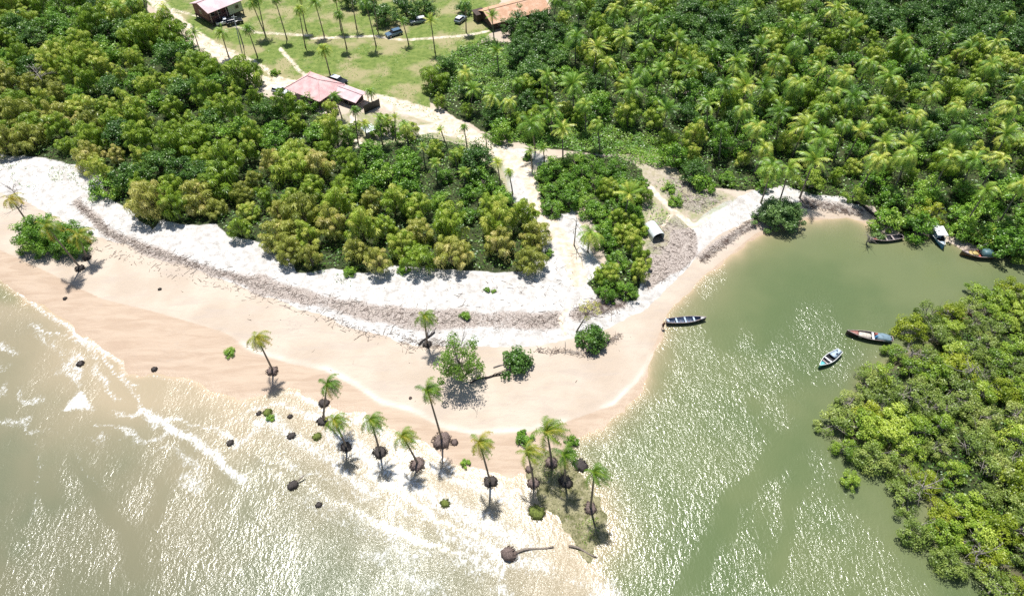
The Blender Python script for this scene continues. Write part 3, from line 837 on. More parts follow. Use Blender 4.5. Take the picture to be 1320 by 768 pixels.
# ------------------------------------------------------------------ beach palms
M_THATCH = L_PALMY
BP = [((352, 478), (331, 435), M_ROOT, 1.0, "solitary beach palm on the left with a brown root disc and clear shadow"),
      ((417, 543), (422, 495), M_ROOTD, 1.0, "beach palm with brown dead fronds hanging in a ring"),
      ((447, 577), (431, 541), M_ROOTD, 0.95, "low beach palm on the dark root disc nearest the green mossy stones"),
      ((490, 583), (478, 541), M_ROOTD, 1.15, "beach palm on a black root disc, third of the shore row"),
      ((539, 598), (519, 562), M_ROOT, 1.25, "beach palm on a grey round root disc in white wash"),
      ((570, 568), (551, 503), M_ROOT, 1.5, "tall beach palm on the largest brown root disc"),
      ((632, 622), (618, 570), M_ROOTD, 1.1, "beach palm standing alone in the white wash left of the mud bank"),
      ((688, 622), (680, 583), M_ROOT, 0.95, "small palm at the left edge of the mud bank"),
      ((711, 596), (705, 556), M_ROOT, 1.0, "fullest palm at the landward end of the mud bank"),
      ((728, 622), (728, 586), M_ROOTD, 1.1, "palm in the middle of the mud bank over dark shade"),
      ((761, 655), (766, 609), M_ROOT, 1.0, "palm nearest the creek mouth with a long bent shadow")]
for b, c_, m, r, lab in BP:
    B, Cc = from_pix(b, c_)
    palm(B, Cc, wind=True, root=m, rootr=r, label=lab, group="palms standing in the wash", sc=0.95 if c_ != (705, 556) else 1.3)
for b, c_, r, lab, sc in [((104, 346), (60, 292), 0.9, "long leaning palm with yellow fronds on the left beach", 1.2),
                      ((112, 333), (101, 303), 0.8, "yellow-topped palm over a black root ball on the left beach", 1.15),
                      ((36, 287), (14, 256), 0.6, "half brown palm at the left margin by the scrub", 1.0),
                      ((551, 444), (547, 407), 0.8, "small palm with dark roots left of the airy pale tree", 0.95)]:
    B, Cc = from_pix(b, c_)
    palm(B, Cc, wind=True, root=M_ROOTD, rootr=r, label=lab, group="palms on the dry beach", sc=sc)
# hanging dead fronds under palm two
# ------------------------------------------------------------------ palms on the field
FP = [((226, 48), (211, 10)), ((259, 70), (250, 42)), ((295, 74), (285, 42)), ((332, 74), (319, 37)), ((343, 48), (324, 3)), ((370, 51), (354, -2)),
      ((394, 62), (385, 12)), ((418, 47), (406, 3)), ((447, 63), (437, 18)), ((485, 60), (471, 3)), ((527, 58), (519, 28)), ((561, 68), (555, 26)),
      ((426, 98), (417, 64)), ((637, 52), (634, 20)), ((342, 46), (331, -6)), ((460, 38), (452, -8)), ((487, 40), (480, -6)), ((601, 42), (600, 4)),
      ((194, 32), (183, -6)), ((178, 38), (166, 2)), ((168, 42), (152, 8)), ((395, 40), (386, -6)), ((440, 40), (432, -4))]
FL = ["palm between the track and the left wood, leaning over pale sand", "short full palm at the wood's tip left of the field", "slender palm beside the twin track",
      "brown-tipped palm right of the grey pole", "tall palm leaning over the field behind the white pickup", "curved tall palm in the top row of the field",
      "palm with a double dark shadow on the field", "thin palm by the faint path across the field", "bowed palm with a hooked trunk on the field",
      "straight tall palm left of the parked blue car", "young yellow palm just below the shady car park", "isolated palm right of the shady car park",
      "large-fronded palm behind the black car with a white roof", "palm before the orange roofed house's left gable"]
for k, (b, c_) in enumerate(FP):
    B, Cc = from_pix(b, c_)
    lab = FL[k] if k < len(FL) else None
    palm(B, Cc, label=lab, group="palms on the grass field" if lab else None, sc=0.76 if k not in (12,) else 0.92, nuts=False, look="thin tall palm")
# palms around the pink house and the clearing
CP = [((441, 153), (432, 124)), ((481, 138), (477, 118)), ((462, 186), (457, 142)), ((452, 190), (445, 166)), ((474, 190), (470, 160)), ((493, 186), (489, 153)),
      ((510, 182), (509, 152)), ((526, 188), (522, 162)), ((577, 192), (568, 168)), ((602, 190), (598, 164)), ((628, 196), (626, 174)), ((564, 236), (561, 210)), ((645, 238), (641, 210)),
      ((661, 250), (656, 222)), ((617, 268), (615, 248)), ((686, 218), (684, 194)), ((702, 212), (700, 190)), ((590, 222), (586, 198)), ((548, 215), (545, 190)), ((600, 240), (598, 222))]
CL = ["thin palm in front of the pink roof's valley", "small palm right of the lower pink roof", "bushy palm with a long trunk over the sandy yard", "drooping palm at the yard's left edge",
      "palm left of the small white canopy", "palm behind the small white canopy", "yellowish palm in the middle of the yard row", "right end palm of the yard row"]
for k, (b, c_) in enumerate(CP):
    B, Cc = from_pix(b, c_)
    palm(B, Cc, label=CL[k] if k < len(CL) else None, group="palms round the sandy yard" if k < len(CL) else None, sc=0.62 if k < 8 else 0.5, nuts=False, look="short dark-stemmed palm")
# crowns of the right wood
RP = [(668, 107), (705, 98), (746, 8), (716, 0), (742, 48), (792, 12), (848, 28), (826, 10), (875, 50), (804, 48), (832, 62), (738, 108), (825, 95), (852, 90),
      (812, 115), (872, 110), (918, 62), (754, 135), (710, 140), (684, 160), (980, 58), (958, 140), (975, 165), (935, 110), (782, 82), (912, 135), (930, 165),
      (1078, 12), (1098, 35), (1030, 58), (1002, 78), (1058, 88), (995, 50), (1162, 52), (1180, 68), (1120, 82), (1088, 100), (1005, 145), (1038, 162), (1060, 140),
      (1132, 135), (1132, 158), (1180, 150), (1215, 85), (1250, 62), (1285, 55), (1278, 84), (1302, 138), (1240, 170), (1298, 172), (1172, 185), (1140, 185), (1060, 178),
      (1028, 108), (1312, 108), (1262, 112), (1018, 217), (1132, 206), (1170, 200), (1272, 245), (1317, 238), (1225, 202), (994, 215), (610, 115), (635, 125), (657, 132),
      (640, 65), (950, 80), (1015, 30), (1045, 30), (1145, 100), (1200, 120), (1235, 140), (1100, 125), (1075, 120), (985, 110), (960, 110), (890, 85), (860, 140), (1340, 180),
      (1345, 100), (1340, 40), (1200, 165), (1110, 168), (1088, 160), (985, 190), (1050, 205), (1255, 205), (1290, 205), (600, 95), (770, 60), (1220, 30 + 18), (1300, 20), (960, 20),
      (725, 165), (770, 160)]
for k, c_ in enumerate(RP):
    big_ = c_ in ((1018, 217), (1132, 206), (1170, 200), (1272, 245))
    Hc = rng.uniform(6.2, 8.6) if not big_ else 8.8
    if c_[0] < 670: Hc = 5.5
    x, y = G(c_[0], c_[1], Hc + 1.2)
    Cc = Vector((x, y, Hc + 1.2)); B = Vector((x + rn(1, 0.6)[0] + 0.3, y + rn(1, 0.5)[0], max(0.3, hgt(x, y))))
    palm(B, Cc, sc=rng.uniform(0.85, 1.25) if c_[0] > 670 else 0.85, nuts=True, look=["arching coconut palm", "yellow-tipped coconut palm", "dark green coconut palm"][k % 3])
for c_, r_, lab in [((810, 250), 1.0, "wide palm rising from the middle of the copse"), ((760, 303), 0.9, "ragged brownish palm at the copse's left by the sandy path")]:
    Hc = 7.0 if c_[1] < 260 else 5.0
    x, y = G(c_[0], c_[1], Hc)
    palm((x, y, 0.8), (x + 0.2, y + 0.3, Hc), label=lab, sc=r_)

# ------------------------------------------------------------------ woods
placed = []     # (x, y, r)
def scatter(poly, spacing, n_try, pick, top_h=4.0, minz=0.05, avoid=()):
    pts = np.array(poly, float)
    x0, y0 = pts.min(0); x1, y1 = pts.max(0)
    # sample uniformly in the place, not in the picture
    corners = [G(a, b) for a in (x0, x1) for b in (max(y0, -40), y1)]
    cx = [c[0] for c in corners]; cyy = [c[1] for c in corners]
    XX = rng.uniform(min(cx), max(cx), n_try); YY = rng.uniform(min(cyy), max(cyy), n_try)
    hz = height_from(-sdist(XX, YY, W_W), XX, YY)
    pb = proj(XX, YY, hz); pt = proj(XX, YY, hz + top_h)
    ok = (sdist(pb[0], pb[1], poly) > -1) & (sdist(pt[0], pt[1], poly) > -2) & (hz > minz)
    for a in avoid: ok &= sdist(pb[0], pb[1], a) < 0
    out = []
    grid = {}
    for x, y, z, px, py in zip(XX[ok], YY[ok], hz[ok], pt[0][ok], pt[1][ok]):
        key = (int(x // spacing), int(y // spacing)); bad = False
        for i in (-1, 0, 1):
            for j in (-1, 0, 1):
                for (a, b) in grid.get((key[0] + i, key[1] + j), ()):
                    if (a - x) ** 2 + (b - y) ** 2 < spacing ** 2: bad = True
        if bad: continue
        grid.setdefault(key, []).append((x, y)); out.append((x, y, z, px, py))
    for q_ in out: pick(*q_)
    return out

GREEN_L = [(450, 180), (560, 180), (600, 200), (620, 260), (560, 275), (500, 235), (440, 225)]
BROWN_1 = [(330, 190), (420, 190), (520, 250), (720, 280), (710, 360), (380, 355), (330, 310), (280, 290), (160, 300), (190, 230), (290, 230)]
BROWN_2 = [(0, 90), (60, 90), (130, 140), (150, 200), (20, 210), (-60, 210), (-60, 120)]
DARKS = [(60, 0), (105, 0), (110, 40), (60, 45)]
def pick_left(x, y, z, px, py):
    u = rng.uniform()
    loc = (x, y, z - 0.05)
    if inside(px, py, GREEN_L):
        if u < 0.6 or px > 560: tree("broadleaf_tree", BR, loc, "bright green leafy tree", "tree", px, py, 0.95 if px < 560 else 0.6)
        else: tree("feathery_tree", FE, loc, "fresh green feathery tree", "tree", px, py, 0.85)
    elif (inside(px, py, BROWN_1) and u < 0.5) or (inside(px, py, BROWN_2) and u < 0.42):
        tree("feathery_tree", FB, loc, "brownish gold feathery tree", "tree", px, py, rng.choice([0.65, 0.8, 0.95, 1.15]))
    elif u < 0.26 or inside(px, py, DARKS):
        tree("broadleaf_tree", BD if u < 0.1 else BR, loc, "dark leafy tree" if u < 0.1 else "round green leafy tree", "tree", px, py, rng.uniform(0.75, 1.0))
    else:
        tree("feathery_tree", FE, loc, "yellow-green feathery tree", "tree", px, py, rng.choice([0.6, 0.75, 0.9, 1.0, 1.2]))
scatter(LEFT_WOOD, 4.3, 30000, pick_left)

DARK_R = [[(860, 0), (960, 0), (980, 70), (930, 70), (870, 40)], [(1090, -40), (1400, -40), (1400, 40), (1320, 70), (1290, 45), (1200, 58), (1150, 40), (1110, 20)],
          [(655, 20), (720, 20), (720, 95), (655, 95)]]
LIGHT_R = [(940, -30), (1090, -30), (1110, 30), (1000, 50), (950, 30)]
BANKW = [(1040, 215), (1400, 215), (1400, 360), (1100, 320), (1030, 270)]
def pick_right(x, y, z, px, py):
    u = rng.uniform(); loc = (x, y, z - 0.05)
    if any(inside(px, py, d) for d in DARK_R):
        if px < 725 and y < 0: return
        tree("broadleaf_tree", BD, loc, "tall dark leafy tree", "tree", px, py, rng.uniform(0.75, 1.0))
    elif inside(px, py, BANKW):
        tree("broadleaf_tree", BR if u < 0.75 else MG[:3], loc, "bright green waterside tree", "tree", px, py, rng.uniform(0.75, 1.0))
    elif u < 0.5:
        tree("feathery_tree", FE, loc, "yellow-green feathery tree", "tree", px, py, rng.choice([0.55, 0.7, 0.85, 1.0]))
    elif u < 0.88:
        tree("broadleaf_tree", BR, loc, "round mid green tree", "tree", px, py, rng.choice([0.55, 0.7, 0.85, 1.0]))
    else:
        tree("broadleaf_tree", BD, loc, "dark dense tree", "tree", px, py, 0.7)
scatter(RIGHT_WOOD, 4.7, 30000, pick_right, avoid=(CREEPER_1, CREEPER_2))

def pick_mid(x, y, z, px, py):
    u = rng.uniform(); loc = (x, y, z - 0.05)
    if px < 780 and py < 280: tree("broadleaf_tree", BR, loc, "vivid green domed tree", "tree", px, py, 0.7)
    elif u < 0.5: tree("feathery_tree", FE, loc, "golden green feathery tree", "tree", px, py, 0.65)
    else: tree("broadleaf_tree", BR, loc, "low dark green tree", "tree", px, py, 0.6)
scatter(MID_WOOD, 3.1, 12000, pick_mid, 3.2)

def pick_mang(x, y, z, px, py):
    tree("mangrove_tree", MG, (x, y, max(z, -0.25) - 0.05), ["bright leafy mangrove", "thin grey-twigged mangrove"][int(rng.uniform() < .35)], "mangrove tree", px, py, rng.uniform(0.7, 1.05))
scatter(MANGROVE, 2.9, 20000, pick_mang, 2.8, -0.6)

# single trees and shrubs
def one(name, protos, b, sc, label, cat, i=None, dz=0.0, group=None):
    return tree(name, protos, P(*b, dz), "", cat, 0, 0, sc, i, label, group)
one("broadleaf_tree", BD, (688, 108), 0.92, "big round dark tree before the orange tiled roof", "tree", 0)
AIRY = [broad(3.3, 8.0, 46, 95, L_PALE, 1.0, 0.27, bare=0.9, lo=0.28, shell=0.3, twigs=2)]
one("airy_tree", AIRY, (593, 487), 1.08, "airy pale green tree casting a lacy shadow on the sand", "tree", 0).scale = (0.98, 0.98, 1.4)
ROUND = [broad(3.2, 4.2, 120, 110, L_GREY, 0.85, 0.28, lo=0.15, shell=0.5), broad(4.4, 5.4, 160, 110, L_BROAD, 0.95, 0.3, lo=0.2, shell=0.4)]
one("round_tree", ROUND, (1001, 286), 1.15, "round blue-green tree overhanging the creek at the little far beach", "tree", 0)
one("beach_tree", ROUND, (58, 314), 0.92, "spreading green tree behind the leaning palms on the left beach", "tree", 1)
one("beach_tree", ROUND, (95, 318), 0.75, "smaller green tree at the right of the leaning palms", "tree", 1)
for b, s, lab in [((667, 470), 1.55, "round dark shrub with fallen branches on the open sand"), ((762, 445), 1.5, "dense dark shrub under the leaning thin tree"),
                  ((906, 242), 1.5, "round green shrub at the clearing's upper edge"), ((297, 455), 0.5, "small green tuft on the wet sand"),
                  ((628, 374), 0.36, "left of two tiny plants on the white sand"), ((636, 376), 0.26, "right of two tiny plants on the white sand"),
                  ((1130, 308), 0.8, "grey-green shrub over the canoe with the red bow"), ((676, 566), 0.7, "low green shrub at the landward end of the mud bank"),
                  ((738, 570), 0.55, "yellowish low shrub right of the fullest mud bank palm"), ((600, 408), 0.55, "light green sprig behind the airy tree"),
                  ((1094, 622), 0.55, "lone yellow-green bush standing in the creek below the mangrove"), ((355, 96), 0.7, "thin-leaved shrub on the grass left of the pink roof"),
                  ((680, 205), 0.6, "low shrub on the sand where the path bends"), ((870, 262), 0.8, "bright green shrub beside the footpath above the hut"),
                  ((830, 300), 0.85, "green shrub left of the white hut"), ((820, 285), 0.9, "taller shrub behind the white hut"), ((862, 245), 0.7, "low green shrub at the top of the footpath"),
                  ((600, 598), 0.4, "olive clump of weed on the wet sand"), ((350, 390 + 150), 0.35, "small mossy clump in the wash below the solitary palm"), ((520, 345 + 5), 0.6, "low shrub fringe below the golden trees"),
                  ((705, 330), 0.6, "small bush at the tip of the left wood"), ((452, 352), 0.7, "creeping bush in front of the left wood"), ((362, 322), 0.7, "pale bush on white sand left of the creeper")]:
    m = SHD if "dark" in lab else SHG if "grey" in lab or "pale" in lab else MG[:3] if "yellow-green" in lab else SHB
    one("shrub", m, b, s, lab, "shrub")
for k, (b, s, lab) in enumerate([((488, 176), 0.62, "yellowish bush just right of the small white canopy"), ((501, 171), 0.7, "tallest bush of the yard row"), ((516, 172), 0.66, "bush between the yard's right palms"),
                  ((532, 178), 0.6, "bush at the yard row's right end"), ((450, 186), 0.6, "bush under the yard's left palms"), ((459, 172), 0.5, "small bush left of the sandy yard"), ((400, 140), 0.7, "bush against the broad pink roof's front"), ((428, 146), 0.55, "bush before the pink roof's right corner")]):
    one("yard_bush", FE if k % 2 else BR, b, s, lab, "bush")
for k, (b, s, lab) in enumerate([((1178, 302), 0.95, "tree whose shade falls beside the covered boat's left"), ((1195, 282), 0.9, "small tree just behind the covered boat"),
                  ((1236, 304), 0.8, "tree on the bank between the covered boat and cargo boat"), ((1268, 314), 0.9, "tree leaning over the cargo boat's stern"), ((1288, 328), 1.1, "last tree over the water right of the cargo boat"), ((1308, 333), 1.0, "tree at the right margin beside the narrow channel")]):
    one("bank_tree", MG[:3] if k % 2 else BR, b, s, lab, "tree")
# thin leaning tree over the shrub
B = P(742, 428)
tt = thing("leaning_tree", B, "thin tree leaning right over a dark shrub", "tree")
mb = MB(); mb.tube([(0, 0, -0.3), (0.9, 0.6, 1.6), (2.2, 1.4, 4.0)], [0.16, 0.11, 0.05], 6)
for k in range(9):
    e = np.array([2.2, 1.4, 4.0]) + rn(3, 1.0); mb.tube([(1.4, 0.9, 2.6), (np.array([1.4, .9, 2.6]) + e) / 2, e], [0.05, 0.03, 0.01], 4, False)
mb.build("trunk", M_BARK, tt, True)
cw = child("crown", broad(1.9, 1.8, 20, 34, L_FEATHB, 0.55, 0.2, lo=0.3, shell=0.3)[0], tt); cw.location = (2.0, 1.3, 3.4)

# dead trees
def dead(px, py, h, lab, n=9, spread=1.4, lean=(0, 0)):
    o = thing("dead_tree", P(px, py), lab, "dead tree")
    mb = MB(); top = np.array([lean[0], lean[1], h])
    mb.tube([(0, 0, -0.3), top * 0.5 + rn(3, .15), top], [0.16, 0.1, 0.04], 6)
    mb.build("trunk", M_GREYW, o, True)
    mb = MB()
    for k in range(n):
        s = rng.uniform(0.35, 0.95); q0 = top * s; e = q0 + np.array([rn(1, spread)[0], rn(1, spread)[0], rng.uniform(0.4, 1.6)]); m_ = (q0 + e) / 2 + rn(3, .2)
        mb.tube([q0, m_, e], [0.06, 0.04, 0.015], 4, False)
        for _ in range(2): mb.tube([m_, e + rn(3, .6)], [0.03, 0.01], 3, False)
    mb.build("branches", M_GREYW, o, True)
dead(740, 316, 6.5, "tall bare grey tree beside the sandy path", 8, 1.2)
dead(1165, 470, 3.5, "bare grey tree in the mangrove's notch", 10)
dead(1178, 640, 3.0, "pale dead twigs at the mangrove's waterline", 14, 1.2)
dead(1250, 722, 3.4, "dead branches over shaded water low in the mangrove", 14, 1.5)
dead(1235, 498, 4.6, "bare grey crown standing above the mangrove's middle", 12, 1.2)
dead(1117, 315, 1.6, "grey twiggy dead bush at the bow of the red-nosed canoe", 16, 0.8)
dead(62, 118, 6.5, "grey leafless crown within the left wood", 14, 1.3)
dead(30, 262, 4.0, "sparse grey scrub tree behind the left beach", 12, 1.4, (-0.5, 0))

# ------------------------------------------------------------------ undergrowth, creeper, scrub, sticks
def cover(name, polys, dens, hmax, mat, label, cat, leaf=0.4, avoid=(), wide=0.6, trk=True, lo=0.05, cut=0.0):
    Cc = []
    for poly in polys:
        pts = np.array(poly, float); x0, y0 = pts.min(0); x1, y1 = pts.max(0)
        corners = [G(a, b) for a in (x0, x1) for b in (max(y0, -40), y1)]
        ax, bx = min(c[0] for c in corners), max(c[0] for c in corners); ay, by = min(c[1] for c in corners), max(c[1] for c in corners)
        n = int((bx - ax) * (by - ay) * dens)
        XX = rng.uniform(ax, bx, n); YY = rng.uniform(ay, by, n)
        pb = proj(XX, YY, 0.7)
        jj = (fbm(XX / 3, YY / 3, 21) - 0.5) * 12
        ok = sdist(pb[0] + jj, pb[1] + jj * .5, poly) > 0
        if cut > 0: ok &= fbm(XX / 2.6, YY / 2.6, 77, 3) > cut
        XX = XX[ok]; YY = YY[ok]; hz = height_from(-sdist(XX, YY, W_W), XX, YY)
        k = hz > 0.12; XX = XX[k]; YY = YY[k]; hz = hz[k]
        Cc.append(np.column_stack([XX, YY, hz + lo + rng.uniform(0.2, 1, len(XX)) * hmax * sstep(0.25, 0.75, fbm(XX / 2.2, YY / 2.2, 88, 3))]))
    C = np.concatenate(Cc); n = len(C)
    D = rng.normal(size=(n, 3)); D[:, 2] *= 0.5; D[:, 2] += 0.2
    L = rng.uniform(0.6, 1.3, n) * leaf
    V = blades(C, np.array([[0, 0, 1.0]]) + np.zeros((n, 3)), D, L, L * wide * rng.uniform(.8, 1.2, n), 0.4)
    T = np.clip(fbm(C[:, 0] / 2, C[:, 1] / 2, 99, 3) * 1.6 - 0.4 + rn(n, 0.12), 0, 1.2)
    o = mesh_np(name, V, np.arange(4 * n).reshape(-1, 4), mat, None, {"tint": np.repeat(T, 4)})
    tag(o, label, cat, None, "stuff")
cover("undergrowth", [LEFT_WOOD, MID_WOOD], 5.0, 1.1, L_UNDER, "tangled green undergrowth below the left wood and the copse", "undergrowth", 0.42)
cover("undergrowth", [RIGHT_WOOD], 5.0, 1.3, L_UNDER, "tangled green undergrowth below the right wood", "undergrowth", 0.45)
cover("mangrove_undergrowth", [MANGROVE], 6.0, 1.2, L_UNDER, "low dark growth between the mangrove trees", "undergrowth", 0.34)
cover("creeper", [CREEPER_1, CREEPER_2, [(640, 160), (700, 168), (700, 200), (650, 180)], [(805, 198), (860, 190), (880, 215), (850, 225)]], 24, 0.9, L_CREEP, "bright green creeper blanket at the right wood's feet", "creeper", 0.34)
cover("beach_scrub", [[(0, 212), (60, 208), (125, 215), (140, 255), (165, 280), (130, 262), (90, 235), (60, 250), (20, 240)], [(330, 318), (372, 335), (345, 330)], [(345, 300), (375, 320), (370, 342), (335, 318)],
      [(385, 345), (430, 350), (470, 355), (500, 375), (470, 378), (420, 362)], [(435, 345), (520, 345), (500, 358)]], 5, 0.35, L_GREY, "sparse green scrub creeping over white sand", "scrub", 0.28, cut=0.5)
cover("clearing_weeds", [[(835, 235), (880, 235), (930, 262), (900, 280), (870, 262)], [(825, 250), (865, 275), (860, 300), (830, 285)], [(555, 160), (610, 178), (640, 205), (600, 195)], [(480, 170), (560, 180), (580, 200), (480, 200)]],
      6, 0.4, L_BROAD, "weeds on the sandy clearings", "weeds", 0.3, cut=0.45)
cover("bank_weed", [BANK], 16, 0.10, L_MANGD, "olive weed and moss matting the mud bank at the creek mouth", "weed", 0.2, cut=0.44)
cover("field_grass", [FIELD], 2.6, 0.12, L_CREEP, "short tufted grass of the field", "grass", 0.26, cut=0.47)

def sticks(name, polys, lines, n, label):
    pts = []
    while len(pts) < n:
        if lines and rng.uniform() < (0.75 if polys else 1.0):
            k = rng.integers(len(lines)); pl, wd = lines[k]
            i = rng.integers(len(pl) - 1); s = rng.uniform()
            px = pl[i][0] * (1 - s) + pl[i + 1][0] * s + rn(1, wd * 0.5)[0]; py = pl[i][1] * (1 - s) + pl[i + 1][1] * s + rn(1, wd * 0.5)[0]
        else:
            poly = polys[rng.integers(len(polys))]; a = np.array(poly); lo = a.min(0); hi = a.max(0)
            px, py = rng.uniform(lo[0], hi[0]), rng.uniform(lo[1], hi[1])
            if not inside(px, py, poly): continue
        pts.append((px, py))
    A = np.array([G(a, b, 1.0) for a, b in pts])
    z = height_from(-sdist(A[:, 0], A[:, 1], W_W), A[:, 0], A[:, 1])
    V = []; F = []
    for (x, y), zz in zip(A, z):
        if zz < 0.15: continue
        L = rng.uniform(0.1, 1.0) ** 2.4 * 1.3 + 0.1; a = rng.uniform(0, 3.14); r = rng.uniform(0.012, 0.04); e = rn(1, 0.03)[0]
        dx, dy = math.cos(a) * L / 2, math.sin(a) * L / 2; nx_, ny_ = -math.sin(a) * r, math.cos(a) * r
        b = len(V)
        for sg in (-1, 1):
            zc = zz + 0.04 + sg * e
            V += [(x + sg * dx + nx_, y + sg * dy + ny_, zc), (x + sg * dx - nx_, y + sg * dy - ny_, zc), (x + sg * dx, y + sg * dy, zc + r * 1.8)]
        F += [(b, b + 1, b + 4, b + 3), (b + 1, b + 2, b + 5, b + 4), (b + 2, b, b + 3, b + 5)]
    o = mesh_np(name, V, F, M_STICK); tag(o, label, "driftwood", None, "stuff")
t = NT("driftwood_bits"); cc_ = t.coord(); nn_ = t.noise(cc_, 1.3, 2)
M_STICK = t.done(t.bsdf(t.mix(t.step(nn_, 0.35, 0.65), (0.16, 0.12, 0.10), (0.50, 0.45, 0.40)), 0.9, 0, 0.2))
sticks("driftwood_litter", [DEB_POLY, DEB_POLY2], list(zip(DEBRIS, DEB_W)), 7000, "grey driftwood and dry seaweed litter banding the upper beach")
sticks("sand_litter", [[(100, 350), (330, 440), (540, 520), (800, 500), (830, 430), (540, 440), (300, 390), (120, 320)], [(0, 220), (150, 240), (200, 300), (120, 300), (0, 260)], [(560, 360), (740, 370), (760, 400), (560, 400)], [(640, 340), (740, 330), (740, 380), (620, 370)], [(760, 400), (860, 370), (880, 340), (800, 400)]],
       [(((120, 318), (220, 350), (330, 382), (420, 410), (470, 428), (530, 432)), 8), (((690, 452), (760, 455), (800, 430)), 4), (((520, 440), (600, 445)), 8)], 1300, "scattered dark twigs on the open sand")

# ------------------------------------------------------------------ stumps, logs, mossy stones
def stump(px, py, r, mat, label, h=None, pole=None, nm="stump"):
    o = thing(nm, P(px, py), label, "stump", "stumps in the wash")
    b = root_drum(r, mat, h, "root_ball"); b.parent = o
    if pole:
        mb = MB(); mb.tube([(0, 0, 0), (pole[0] * .5, pole[1] * .5, pole[2] * .6), pole], [0.13, 0.11, 0.09], 6); mb.build("trunk", M_TRUNK, o, True)
for a in [(104, 469, 0.5, M_ROOTD, "black stump alone in the far left shallows"), (199, 476, 0.4, M_ROOTD, "small dark stump at the swash edge"), (297, 571, 0.45, M_ROOTD, "dark stump just below the breaking foam"),
          (378, 626, 0.65, M_ROOTD, "stump with a short leaning log in white water", 0.5, (1.4, 1.2, 0.7)), (411, 651, 0.4, M_ROOTD, "small blue-black stump in the glitter"), (574, 649, 0.6, M_MOSS, "mossy stump right of the middle in white water"),
          (692, 661, 1.0, M_MOSS, "flat green-topped root disc left of the mud bank"), (334, 533, 0.35, M_ROOTD, "leftmost dark lump below the solitary palm"), (345, 532, 0.6, M_MOSS, "olive mossy lump below the solitary palm"),
          (376, 562, 0.55, M_ROOTD, "dark rough lump among green slick"), (409, 563, 0.6, M_MOSS, "mossy lump left of the low palm"), (374, 537, 0.35, M_ROOTD, "small brown lump near the ring-fronded palm"),
          (748, 600, 0.9, M_ROOTD, "dark root disc at the creek side of the mud bank"), (682, 605, 0.45, M_ROOT, "brown fallen chunk left on the mud bank"), (586, 570, 0.45, M_ROOT, "low brown stump right of the tallest shore palm"),
          (206, 373, 0.25, M_ROOTD, "lone dark lump on smooth dry beach"), (84, 385, 0.3, M_ROOTD, "small dark lump near the left swash"), (418, 520, 0.7, M_ROOTD, "dark ball under the ring of dead fronds"), (529, 513, 0.2, M_ROOT, "tiny pebble-like stump on the berm")]:
    stump(*a)
def log(p0, p1, r, label, root=0.0, mat=M_TRUNK, forks=0):
    A, B = P(*p0), P(*p1)
    A.z = max(A.z, 0.05) + 0.1; B.z = max(B.z, 0.05) + 0.12
    o = thing("fallen_log", A, label, "log")
    v = B - A; mb = MB()
    pts = [v * s + Vector((0, 0, 0.12 * math.sin(s * 7))) + Vector((-v.y, v.x, 0)) * 0.04 * math.sin(s * 5) for s in np.linspace(0, 1, 8)]
    mb.tube(pts, [r * (1 - 0.45 * s) for s in np.linspace(0, 1, 8)], 7)
    for k in range(forks):
        s = rng.uniform(0.3, 0.9); q = v * s; e = q + v * rng.uniform(0.1, 0.5) + Vector((rn(1, .7)[0], rn(1, .7)[0], rng.uniform(0, 0.7)))
        mb.tube([q, (q + e) / 2 + Vector((0, 0, .15)), e], [r * .6, r * .4, r * .2], 5)
    mb.build("trunk", mat, o, True)
    if root:
        b = root_drum(root, M_ROOT, root * 1.2, "root_ball"); b.parent = o; b.location = (-0.4, 0, -0.1); b.rotation_euler = (0.2, R(-50), 0.2)
log((662, 714), (713, 703), 0.2, "fallen palm with its brown root ball in the lowest white water", 0.85)
log((733, 704), (770, 717), 0.17, "fallen palm log lying across the mud bank's tip")
log((606, 494), (652, 480), 0.14, "forked driftwood branch on the sand by the airy tree", 0, M_ROOTD, 6)
log((636, 474), (668, 468), 0.10, "branch lying under the round shrub on the open sand", 0, M_GREYW, 5)
log((596, 488), (618, 470), 0.12, "dark snag beside the airy tree's foot", 0, M_ROOTD, 5)
log((540, 445), (560, 428), 0.14, "dark tangle of roots beside the small palm left of the airy tree", 0, M_ROOTD, 5)
log((1098, 258), (1145, 290), 0.25, "dark fallen trunk across the far bank beach", 0, M_ROOTD, 4)
log((742, 268), (752, 262), 0.12, "grey stick poking out of the copse's left edge", 0, M_GREYW, 2)
log((640, 372), (641, 371), 0.03, "short twig by two tiny plants on white sand", 0, M_GREYW, 0)
o = thing("stake", P(728, 452), "thin upright stake on the sand left of the dark shrub", "stake")
mb = MB(); mb.tube([(0, 0, -0.3), (0.03, 0, 1.0), (-0.05, 0.1, 2.2)], [0.06, 0.05, 0.04], 6); mb.build("post", M_GREYW, o, True)

# ------------------------------------------------------------------ boats
def paint(name, col, rough=0.45): return simple(name, col, rough, 0.22, 2.5, spec=0.5, bump=0.15)
M_NAVY = paint("navy_paint", (0.07, 0.10, 0.17)); M_PALEB = paint("pale_blue_paint", (0.42, 0.52, 0.62)); M_TURQ = paint("turquoise_paint", (0.12, 0.48, 0.52))
M_WHITE = paint("white_paint", (0.76, 0.77, 0.76)); M_MAROON = paint("maroon_paint", (0.08, 0.04, 0.045)); M_CORAL = paint("coral_paint", (0.36, 0.17, 0.14)); M_TARP = paint("cream_tarpaulin", (0.55, 0.49, 0.42), 0.7)
M_BTARP = paint("blue_grey_tarpaulin", (0.16, 0.24, 0.29), 0.7); M_BLACKP = paint("black_paint", (0.02, 0.02, 0.022)); M_YEL = paint("yellow_cargo", (0.50, 0.38, 0.14), 0.6); M_BROWNP = paint("brown_paint", (0.17, 0.09, 0.06))
